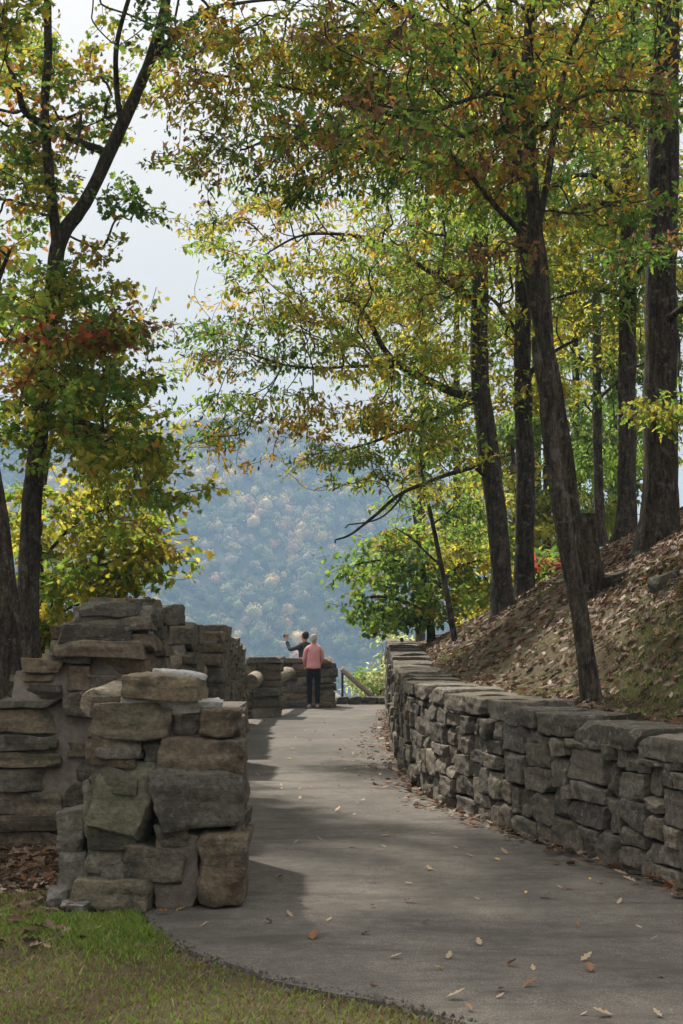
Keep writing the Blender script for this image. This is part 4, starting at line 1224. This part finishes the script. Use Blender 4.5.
# ------------------------------------------------------------------ forest on the mountain
def ico():
    import bmesh
    b = bmesh.new(); bmesh.ops.create_icosphere(b, subdivisions=1, radius=1)
    V = np.array([v.co[:] for v in b.verts]); Fc = np.array([[v.index for v in f.verts] for f in b.faces]); b.free()
    return V, Fc
IV, IF = ico()
variants = []
for k in range(10):
    d = 1 + 0.30 * fbm(IV * 1.7 + 9 * k, 2, k) + 0.24 * vn(IV * 4.2 + 3 * k, k + 40)
    variants.append(IV * d[:, None])
mb = MB()
NF = 9500
fx = rng.uniform(-300, 300, NF); fy = 610 + 345 * rng.random(NF)
fz = mountain(fx, fy)
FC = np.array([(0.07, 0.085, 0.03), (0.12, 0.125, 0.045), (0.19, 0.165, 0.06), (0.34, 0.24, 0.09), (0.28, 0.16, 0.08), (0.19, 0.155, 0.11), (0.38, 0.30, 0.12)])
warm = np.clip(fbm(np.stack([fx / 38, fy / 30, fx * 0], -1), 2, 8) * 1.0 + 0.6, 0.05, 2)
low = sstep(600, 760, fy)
for k in range(NF):
    rr_ = 1.8 + 4.0 * rng.random() ** 2.0
    v = variants[k % 10]
    a = rng.random() * 2 * PI
    ca, sa = math.cos(a), math.sin(a)
    V = np.stack([v[:, 0] * ca - v[:, 1] * sa, v[:, 0] * sa + v[:, 1] * ca, v[:, 2] * rng.uniform(0.9, 1.1)], -1) * rr_
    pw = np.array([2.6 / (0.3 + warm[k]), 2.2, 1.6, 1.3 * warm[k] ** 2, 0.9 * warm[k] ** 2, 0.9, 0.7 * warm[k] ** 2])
    pw[3:] *= 0.15 + 1.5 * low[k]  # warm crowns weighted upslope, a sunlit look put into their colour
    pw[0] *= 1 + 4 * (1 - low[k])  # dark greens weighted downslope, painting in the lower slope's shade and blue haze
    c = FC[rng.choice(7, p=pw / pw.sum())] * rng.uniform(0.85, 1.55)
    ctr = np.array([fx[k], fy[k], fz[k] + rr_ * 0.75])
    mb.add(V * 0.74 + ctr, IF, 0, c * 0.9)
    m = 95
    dd = rng.normal(size=(m, 3)); dd[:, 1] -= 0.5; dd[:, 2] += 0.5
    dd /= np.linalg.norm(dd, axis=1, keepdims=True)
    lump = 0.86 + 0.22 * vn(dd * 2.6 + k * 3.7, 60) + 0.10 * rng.random(m)
    pc = ctr + dd * rr_ * lump[:, None] * np.array([1, 1, 1.12])
    nn = dd + rng.normal(size=(m, 3)) * 0.45
    t1 = np.cross(nn, rng.normal(size=(m, 3))); t1 /= np.linalg.norm(t1, axis=1, keepdims=True)
    t2 = np.cross(nn, t1); t2 /= np.linalg.norm(t2, axis=1, keepdims=True)
    sz = (0.32 + 0.45 * rng.random((m, 1)))
    Q = np.stack([pc - t1 * sz, pc - t2 * sz * 0.7, pc + t1 * sz, pc + t2 * sz * 0.8], 1).reshape(-1, 3)
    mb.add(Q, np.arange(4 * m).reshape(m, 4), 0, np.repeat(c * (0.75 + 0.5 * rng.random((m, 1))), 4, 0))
tag(mb.build('mountain_forest', M_FOREST), 'hazy autumn forest covering the mountainside across the valley', 'forest', kind='stuff')

# ------------------------------------------------------------------ leaf litter, grass, fallen leaves
LIT = np.array([(0.14, 0.085, 0.05), (0.10, 0.062, 0.04), (0.19, 0.12, 0.07), (0.25, 0.175, 0.115), (0.18, 0.075, 0.035), (0.075, 0.052, 0.036), (0.30, 0.225, 0.16)])
def litter(mb, x, y, size, shape='oval', cols=LIT, up=0.35):
    n = len(x)
    z = ground(x, y) + 0.012 + 0.02 * rng.random(n)
    P = np.stack([x, y, z], -1)
    e = 0.05
    sx = (ground(x + e, y, False) - ground(x - e, y, False)) / (2 * e)
    sy = (ground(x, y + e, False) - ground(x, y - e, False)) / (2 * e)
    Nn = np.stack([-sx, -sy, np.ones(n)], -1); Nn /= np.linalg.norm(Nn, axis=1, keepdims=True)
    Nn = Nn + rng.normal(size=(n, 3)) * up
    a = rng.random(n) * 2 * PI
    D = np.stack([np.cos(a), np.sin(a), sx * np.cos(a) + sy * np.sin(a)], -1)
    leaves(mb, P, D, Nn, size * (0.6 + 0.7 * rng.random(n)), cols[rng.integers(0, len(cols), n)] * (0.45 + 0.6 * rng.random((n, 1))), shape, 0, 0.5, -0.25)

mb = MB()
n = 95000
x = rng.uniform(0.9, 9, n); y = 7 + 23 * rng.random(n) ** 1.2
t_ = x - (XR(y) + 0.5)
dens = 0.32 + 0.68 * sstep(0.5, 2.3, t_) * sstep(-0.45, 0.35, vn(np.stack([x * 0.9, y * 0.7, x * 0], -1), 5) + sstep(1.2, 2.4, t_) * 0.6)
k = (t_ > 0.08) & (rng.random(n) < dens) & (x < 0.32 * y + 1.5)
litter(mb, x[k], y[k], 0.055 + 0.05 * rng.random(k.sum()), 'lobed', up=0.7)
n = 5200
x = rng.uniform(-4.2, -1.3, n); y = rng.uniform(7.3, 10.9, n)
k = (x < XL(y) - 0.05) & ((y > 8.75 + 0.35 * vn(np.stack([x * 1.5, y, x * 0], -1), 9)) | (rng.random(n) < 0.16)) & ~((x > -1.5) & (y > 8.3))
litter(mb, x[k], y[k], 0.085, 'lobed')
n = 800                                                # drift at the foot of the retaining wall
y = 8.5 + 23 * rng.random(n); x = XR(y) - 0.02 - 0.35 * rng.random(n) ** 3 * (0.6 + 1.6 * np.exp(-((y - 20) / 4.5) ** 2))
P = np.stack([x, y, 0.02 + 0.03 * rng.random(n)], -1)
a = rng.random(n) * 2 * PI
leaves(mb, P, np.stack([np.cos(a), np.sin(a), a * 0], -1), np.array([0, 0, 1.0]) + rng.normal(size=(n, 3)) * 0.4, 0.085 * (0.6 + 0.7 * rng.random(n)), LIT[rng.integers(0, 7, n)] * (0.7 + 0.6 * rng.random((n, 1))), 'lobed', 0, 0.5, -0.2)
tag(mb.build('leaf_litter', M_LITTER), 'dry brown leaf litter covering the bank and verge', 'leaf litter', kind='stuff')

def blades(mb, x, y, h, cols):
    n = len(x)
    z = ground(x, y) - 0.005
    a = rng.random(n) * 2 * PI
    w = 0.0035 + 0.003 * rng.random(n)
    lean = rng.normal(size=(n, 2)) * 0.55 * h[:, None]
    P = np.stack([x, y, z], -1)
    W = np.stack([np.cos(a) * w, np.sin(a) * w, a * 0], -1)
    mid = P + np.c_[lean * 0.35, h * 0.6]
    tip = P + np.c_[lean, h]
    V = np.stack([P - W, P + W, mid + W * 0.7, tip, mid - W * 0.7], 1).reshape(-1, 3)
    b = np.arange(n)[:, None] * 5
    mb.add(V, [b + np.array([[0, 1, 2, 4]]), b + np.array([[4, 2, 3]])], 0, np.repeat(cols, 5, 0))
mb = MB()
GC = np.array([(0.09, 0.16, 0.025), (0.13, 0.20, 0.03), (0.16, 0.17, 0.045), (0.20, 0.155, 0.075), (0.14, 0.10, 0.055)])
n = 200000
x = rng.uniform(-3.6, 1.2, n); y = rng.uniform(5.2, 9.4, n)
lush = vn(np.stack([x * 1.1, y * 1.1, x * 0], -1), 14) + 0.45 * vn(np.stack([x * 4, y * 4, x * 0], -1), 15)
lush = lush + 1.1 * np.exp(-(((x + 1.55) / 0.75) ** 2 + ((y - 7.75) / 0.55) ** 2)) - 0.38 - 0.5 * sstep(7.5, 6.8, y)
k = (x < XL(y) - 0.01 + 0.03 * rng.normal(size=n)) & (rng.random(n) < 0.27 + 0.73 * sstep(-0.6, 0.7, lush)) & (y < 8.85) & ~((x > -1.55) & (y > 8.35))
x, y, lush = x[k], y[k], lush[k]
ci = np.where(rng.random(len(x)) < sstep(-0.6, 0.6, lush), rng.integers(0, 3, len(x)), rng.integers(1, 5, len(x)))
blades(mb, x, y, (0.016 + 0.04 * rng.random(len(x))) * (0.7 + 0.6 * sstep(0, 1, lush)), GC[ci] * (0.7 + 0.7 * rng.random((len(x), 1))))
n = 110000                                               # moss and thin grass on the bank
x = rng.uniform(1.0, 6, n); y = 8 + 16 * rng.random(n)
t_ = x - (XR(y) + 0.5)
g = vn(np.stack([x * 0.9, y * 0.6, x * 0], -1), 24) + 2.0 * np.exp(-(((x - 2.75) / 0.5) ** 2 + ((y - 11.8) / 0.9) ** 2))
k = (t_ > 0.15) & (t_ < 2.2) & (rng.random(n) < sstep(0.15, 0.9, g))
x, y = x[k], y[k]
blades(mb, x, y, 0.02 + 0.05 * rng.random(len(x)), GC[rng.integers(0, 4, len(x))] * (0.7 + 0.5 * rng.random((len(x), 1))))
tag(mb.build('grass', M_GRASS), 'short patchy green and straw coloured grass', 'grass', kind='stuff')

# countable leaves lying on the asphalt
spots = [(316, 942), (290, 918), (204, 928), (365, 938), (408, 904), (430, 872), (470, 858), (500, 1000), (512, 968), (590, 974), (455, 1000), (586, 962), (520, 829), (556, 866), (600, 886), (556, 838),
         (578, 927), (498, 862), (440, 818), (384, 838), (300, 906), (268, 926), (352, 850), (165, 916), (372, 993), (320, 842), (545, 900), (640, 930), (660, 980), (480, 946), (395, 960), (425, 925), (604, 1018), (530, 990),
         (280, 880), (338, 812), (408, 800), (370, 790), (345, 770), (300, 800), (282, 790), (330, 760), (362, 748), (310, 742), (378, 770), (470, 1012), (505, 855), (620, 905), (182, 905), (450, 960)]
for _ in range(95):
    yy = 6 + 22 * rng.random() ** 1.3
    xx = XL(yy) + 0.1 + (XR(yy) - XL(yy) - 0.2) * rng.random()
    pz = np.array([xx, yy, 0.0])
    v_ = pz - EYE
    dd_ = v_[1] * cp + v_[2] * sp
    if dd_ > 0 and abs(v_[0] / dd_ * F) < 335:
        spots.append((341.5 + v_[0] / dd_ * F, 512 - (v_[2] * cp - v_[1] * sp) / dd_ * F))
kinds = [('curled rust brown fallen leaf lying on the grey asphalt path', (0.21, 0.105, 0.055)), ('pale tan fallen leaf lying on the grey asphalt path', (0.33, 0.25, 0.165)), ('dull purple brown fallen leaf lying on the grey asphalt path', (0.22, 0.14, 0.12)), ('yellow ochre fallen leaf lying on the grey asphalt path', (0.42, 0.30, 0.10))]
protos = []
for lab, c in kinds:
    mb = MB()
    leaves(mb, np.array([[-0.05, 0, 0.008]]), np.array([[1.0, 0.1, 0.1]]), np.array([[0.15, 0.1, 1.0]]), np.array([0.115]), np.array([c]), 'lobed', 0, 0.5, -0.25)
    o = mb.build('fallen_leaf', M_LITTER)
    protos.append(tag(o, lab, 'leaf', 'fallen leaves scattered on the path'))
used = [False] * 4
for k, (px, py) in enumerate(spots):
    q = [0, 1, 1, 2, 3, 1][int(rng.integers(0, 6))]
    if k == 0: q = 0
    o = protos[q]
    if used[q]:
        o = o.copy(); COL.objects.link(o)
    used[q] = True
    p = gnd(px, py)
    o.location = (p[0], p[1], 0.009)
    o.rotation_euler = (rng.normal() * 0.1, rng.normal() * 0.1, rng.random() * 2 * PI)
    s_ = rng.uniform(0.42, 0.82) * (1.4 if k == 0 else 1) * (0.75 if k > 49 else 1)
    o.scale = (s_, s_, s_)

mb = MB()
yy = rng.uniform(5.0, 9.0, 800)
xx = XL(yy) - np.abs(rng.normal(size=800)) * 0.11 + 0.05
tet = np.array([(1, 0, -0.4), (-0.6, 0.8, -0.3), (-0.5, -0.9, -0.4), (0.1, 0.1, 0.7), (0.4, -0.5, 0.5)])
tf = np.array([[0, 1, 3], [1, 2, 3], [2, 4, 3], [0, 3, 4], [0, 4, 2]])
for q in range(800):
    a_ = rng.random() * 6.28
    sz_ = 0.004 + 0.012 * rng.random() ** 2
    Vq = tet * (0.7 + 0.6 * rng.random((5, 3))) * sz_
    Vq = np.stack([Vq[:, 0] * math.cos(a_) - Vq[:, 1] * math.sin(a_), Vq[:, 0] * math.sin(a_) + Vq[:, 1] * math.cos(a_), Vq[:, 2]], -1)
    mb.add(Vq + np.array([xx[q], yy[q], 0.006]), tf, 0, np.array((0.075, 0.066, 0.056)) * rng.uniform(0.5, 1.4))
tag(mb.build('gravel', tint_mat('gravel', 0.95)), 'loose dark crumbs along the broken asphalt edge', 'gravel', kind='stuff')
# rocks half buried in the bank
for k, (px, py, d, w, h, lab) in enumerate([(664, 591, 14.0, 0.26, 0.18, 'dark half buried rock on the leafy slope below the thickest trunk'), (616, 566, 15.8, 0.3, 0.14, 'dark rock beside the sawn off stem on the bank')]):
    p = at(px, py, d)
    mb = MB()
    zz = float(ground(p[0], p[1]))
    stone(mb, (p[0], p[1], zz + h * 0.2), (w, w * 0.8, h), (0.9, 0.43, 0), (-0.43, 0.9, 0), 1500 + k, 2, 0.3, 0.14, 4, 1.2, col=(0.07, 0.06, 0.05), rad=0.25)
    tag(mb.build('rock', M_ROCKR, smooth=38), lab, 'rock')

# ------------------------------------------------------------------ people
def skin_obj(name, chains, m, parent, sub=2):
    """chains: list of (points, radii, branches?) joined as one skinned skeleton; points snap together"""
    V, E, R = [], [], []
    def idx(p):
        for i, q in enumerate(V):
            if (Vector(q) - Vector(p)).length < 1e-4:
                return i
        V.append(tuple(p)); R.append(None)
        return len(V) - 1
    for pts, rad in chains:
        last = None
        for p, rd in zip(pts, rad):
            i = idx(p)
            if R[i] is None:
                R[i] = rd if isinstance(rd, tuple) else (rd, rd)
            if last is not None and last != i:
                E.append((last, i))
            last = i
    import bmesh
    b = bmesh.new()
    lay = b.verts.layers.skin.verify()
    bv = [b.verts.new(p) for p in V]
    for i, v in enumerate(bv):
        v[lay].radius = R[i]
        v[lay].use_root = i == 0
    for i, j in sorted(set(tuple(sorted(e)) for e in E)):
        b.edges.new((bv[i], bv[j]))
    me = bpy.data.meshes.new(name)
    b.to_mesh(me); b.free()
    o = bpy.data.objects.new(name, me)
    COL.objects.link(o)
    sk = o.modifiers.new('skin', 'SKIN')
    sk.use_smooth_shade = True
    ss = o.modifiers.new('sub', 'SUBSURF'); ss.levels = sub; ss.render_levels = sub
    bpy.context.view_layer.update()
    dg = bpy.context.evaluated_depsgraph_get()
    me2 = bpy.data.meshes.new_from_object(o.evaluated_get(dg))
    me2.name = name
    me2.materials.clear(); me2.materials.append(m)
    o.modifiers.clear()
    o.data = me2
    o.parent = parent
    return o

def cloth(name, col, sc=60):
    m, nt, out = mat_new(name)
    co = objco(nt)
    f = noise(nt, co, sc, 4, 0.6)
    w = noise(nt, co, 7, 3, 0.6)
    c = mix(nt, col, ramp(nt, f, [(0.3, 0.82), (0.7, 1.12)]), 1, 'MULTIPLY')
    bsdf(nt, out, c, 0.9, bump(nt, w, 0.03, 0.7), 0.15)
    return m
M_SKIN = cloth('skin', (0.46, 0.27, 0.19), 90)
M_PINK = cloth('pink_knit', (0.62, 0.29, 0.30))
M_BLACK = cloth('black_cloth', (0.012, 0.012, 0.014))
M_DARK = cloth('dark_jacket', (0.045, 0.05, 0.05))
M_JEANS = cloth('denim', (0.05, 0.06, 0.09))
M_GREYH = cloth('grey_hair', (0.42, 0.39, 0.35), 120)
M_DARKH = cloth('dark_hair', (0.035, 0.028, 0.022), 120)
M_SHOE = cloth('shoe_grey', (0.33, 0.33, 0.34))
m_phone, nt, out = mat_new('phone_black')
bsdf(nt, out, (0.015, 0.015, 0.017), 0.3, None, 0.5)

def hand(ch, wrist, fwd, side, curl):
    """palm and five fingers as short chains rooted in the palm"""
    w = np.array(wrist, float); f = np.array(fwd, float); f /= np.linalg.norm(f)
    s = np.array(side, float); s -= f * s.dot(f); s /= np.linalg.norm(s)
    n = np.cross(f, s)
    palm = w + f * 0.055
    ch.append(([w, palm, w + f * 0.09], [0.026, (0.036, 0.022), (0.034, 0.018)]))
    out_ = []
    for k, (o, L) in enumerate(((-0.03, 0.07), (-0.01, 0.08), (0.011, 0.075), (0.03, 0.06))):
        b = w + f * 0.09 + s * o
        out_.append(([w + f * 0.055, b, b + f * L * 0.45 + n * curl * 0.015, b + f * L * 0.8 + n * curl * 0.045], [(0.036, 0.022), 0.011, 0.0095, 0.009, 0.0075]))
    b = w + f * 0.03 - s * 0.02
    out_.append(([w + f * 0.055, b, b - s * 0.03 + f * 0.025, b - s * 0.036 + f * 0.06 + n * curl * 0.02], [(0.036, 0.022), 0.013, 0.011, 0.0105, 0.0085]))
    return out_

def person(loc, yaw, label, hgt, jacket, trousers, hairm, arms, group=None, female=False, hair_r=0.108):
    t = thing('person', loc, label, 'person')
    t.rotation_euler = (0, 0, yaw)
    s = hgt / 1.70
    S = lambda p: tuple(np.array(p, float) * s)
    sh = 0.185 if female else 0.205
    hp = 0.092
    pelvis, waist, chest, neck0, neck1 = (0, 0, 0.96), (0, 0.01, 1.07), (0, 0.0, 1.27), (0, 0.0, 1.42), (0, 0.01, 1.50)
    head = [neck1, (0, 0.025, 1.565), (0, 0.02, 1.63), (0, 0.0, 1.672)]
    body = [([pelvis, waist, chest, neck0] + head, [(0.11, 0.08), (0.115, 0.08), (0.14, 0.09), (0.07, 0.06), 0.052, (0.068, 0.078), (0.076, 0.09), (0.055, 0.068)])]
    legs = []
    for q in (-1, 1):
        lg = [pelvis, (q * hp, 0, 0.86), (q * hp * 1.02, 0.012, 0.50), (q * hp * 1.0, -0.01, 0.10), (q * hp, 0.0, 0.045), (q * hp * 1.15, 0.12, 0.03)]
        legs.append(lg)
        body.append((lg, [(0.11, 0.08), 0.078, 0.056, 0.038, 0.04, 0.032]))
    ch = []
    fingers = []
    for q, (el, wr, fw) in zip((-1, 1), arms):
        shd = (q * sh, 0, 1.385)
        body.append(([neck0, (q * sh * 0.55, 0, 1.385), (q * sh * 0.92, 0, 1.345), el, wr], [(0.07, 0.06), 0.042, 0.036, 0.030, 0.024]))
        fingers += hand(ch, wr, fw, (q, 0.2, 0.1), 0.6)
    for pts, rad in ch:
        body.append((pts, rad))
    for pts, rad in fingers:
        body.append((pts, rad))
    scale = lambda cs: [([S(p) for p in pts], [tuple(np.array(r_ if isinstance(r_, tuple) else (r_, r_)) * s) for r_ in rad]) for pts, rad in cs]
    skin_obj('body', scale(body), M_SKIN, t)
    # jacket
    jk = [([(0, 0, 0.885), (0, 0, 0.95), waist, chest, (0, 0, 1.40), (0, 0.005, 1.475)], [(0.185, 0.14), (0.182, 0.14), (0.172, 0.13), (0.18, 0.13), (0.10, 0.085), 0.062])]
    for q, (el, wr, fw) in zip((-1, 1), arms):
        e, w = np.array(el), np.array(wr)
        jk.append(([(0, 0, 1.40), (q * sh * 0.6, 0, 1.385), (q * sh * 0.95, 0, 1.345), tuple(el), tuple(e + (w - e) * 0.92)], [(0.10, 0.085), 0.070, 0.058, 0.049, 0.042]))
    skin_obj('jacket', scale(jk), jacket, t)
    tr = []
    for lg in legs:
        tr.append(([(0, 0, 1.04), (0, 0, 0.98), (0, 0, 0.90)], [(0.14, 0.11), (0.15, 0.115), (0.16, 0.115)]))
        tr.append(([(0, 0, 0.90), tuple(np.array(lg[1]) - np.array([0, 0, 0.04])), lg[2], (lg[3][0], lg[3][1], 0.09)], [(0.16, 0.115), 0.098, 0.068, 0.056]))
    skin_obj('trousers', scale(tr), trousers, t)
    for q in (-1, 1):
        sc_ = [([(q * hp, -0.05, 0.045), (q * hp * 1.02, 0.03, 0.05), (q * hp * 1.12, 0.15, 0.035)], [(0.042, 0.045), (0.046, 0.05), (0.04, 0.033)])]
        skin_obj('shoe', scale(sc_), M_SHOE if female else M_BLACK, t)
    hair = [([(0, -0.035, 1.52), (0, -0.022, 1.60), (0, -0.01, 1.665), (0, 0.005, 1.70)], [(0.062, 0.05), (0.09, 0.088), (0.086, 0.098), (0.05, 0.06)])]
    skin_obj('hair', scale(hair), hairm, t)
    # face
    def bit(nm, dims, c, m):
        mf = MB(); mf.add((IV * np.array(dims) + np.array(c)) * s, IF, 0)
        o = mf.build(nm, m, None, 180); o.parent = t
    for q in (-1, 1):
        bit('eye', (0.013, 0.008, 0.009), (q * 0.032, 0.103, 1.615), M_DARKH)
        bit('ear', (0.010, 0.02, 0.032), (q * 0.08, 0.02, 1.60), M_SKIN)
    bit('nose', (0.014, 0.022, 0.024), (0, 0.115, 1.585), M_SKIN)
    bit('mouth', (0.024, 0.008, 0.006), (0, 0.098, 1.545), M_PINK)
    return t

pw = gnd(313.5, 708.5)
person((pw[0], pw[1], 0.0), 0.18, 'grey haired person in pink jacket and black trousers seen from behind', 1.70, M_PINK, M_BLACK, M_GREYH,
       [((-0.215, 0.03, 1.12), (-0.16, 0.17, 0.97), (0.1, 0.5, -1)), ((0.215, 0.03, 1.12), (0.15, 0.18, 0.99), (-0.1, 0.5, -1))], female=True)
mp_ = at(305, 640, 35.0)
zm = float(ground(mp_[0], 35.0))
person((mp_[0], 35.0, zm), 0.75, 'dark jacketed person beyond the parapet wall raising a phone in one hand', 1.78, M_DARK, M_JEANS, M_DARKH,
       [((-0.30, 0.20, 1.28), (-0.22, 0.40, 1.50), (0.05, 0.2, 1)), ((0.25, 0.03, 1.13), (0.19, 0.2, 0.98), (0, 1, -0.4))])
ph = MB()
cs, sn = math.cos(0.75), math.sin(0.75)
s_ = 1.78 / 1.70
l = np.array([-0.20, 0.455, 1.60]) * s_
pp = np.array([mp_[0] + l[0] * cs - l[1] * sn, 35.0 + l[0] * sn + l[1] * cs, zm + l[2]])
stone(ph, pp, (0.15, 0.012, 0.078), (cs, sn, 0), (-sn, cs, 0), 3, 0, 0.0, 0.0, 0, 0.0, col=(1, 1, 1), rad=0.2)
po = ph.build('phone', m_phone, smooth=40)
tag(po, 'small black phone held up in the raised hand of the dark jacketed person', 'phone')

# ------------------------------------------------------------------ haze
hz, nt, out = mat_new('haze')
pv = N(nt, 'ShaderNodeVolumePrincipled')
pv.inputs['Color'].default_value = (0.46, 0.70, 1.0, 1)
pv.inputs['Density'].default_value = 0.00042
pv.inputs['Anisotropy'].default_value = 0.25
nt.links.new(pv.outputs[0], out.inputs['Volume'])
zlo = float(GZ.min()) - 1.0
zhi = float(GZ.max()) + 16
x0, x1, y0, y1 = gx[0] - 5, gx[-1] + 5, gy[0] - 5, gy[-1] + 5
V = [(x, y, z) for z in (zlo, zhi) for x, y in ((x0, y0), (x1, y0), (x1, y1), (x0, y1))]
mb = MB()
mb.add(V, np.array([[0, 3, 2, 1], [4, 5, 6, 7], [0, 1, 5, 4], [1, 2, 6, 5], [2, 3, 7, 6], [3, 0, 4, 7]]))
tag(mb.build('haze', hz), 'thin blue autumn haze filling the valley', 'haze', kind='stuff')
print('BOUNDS', zlo, zhi, len(bpy.data.objects))
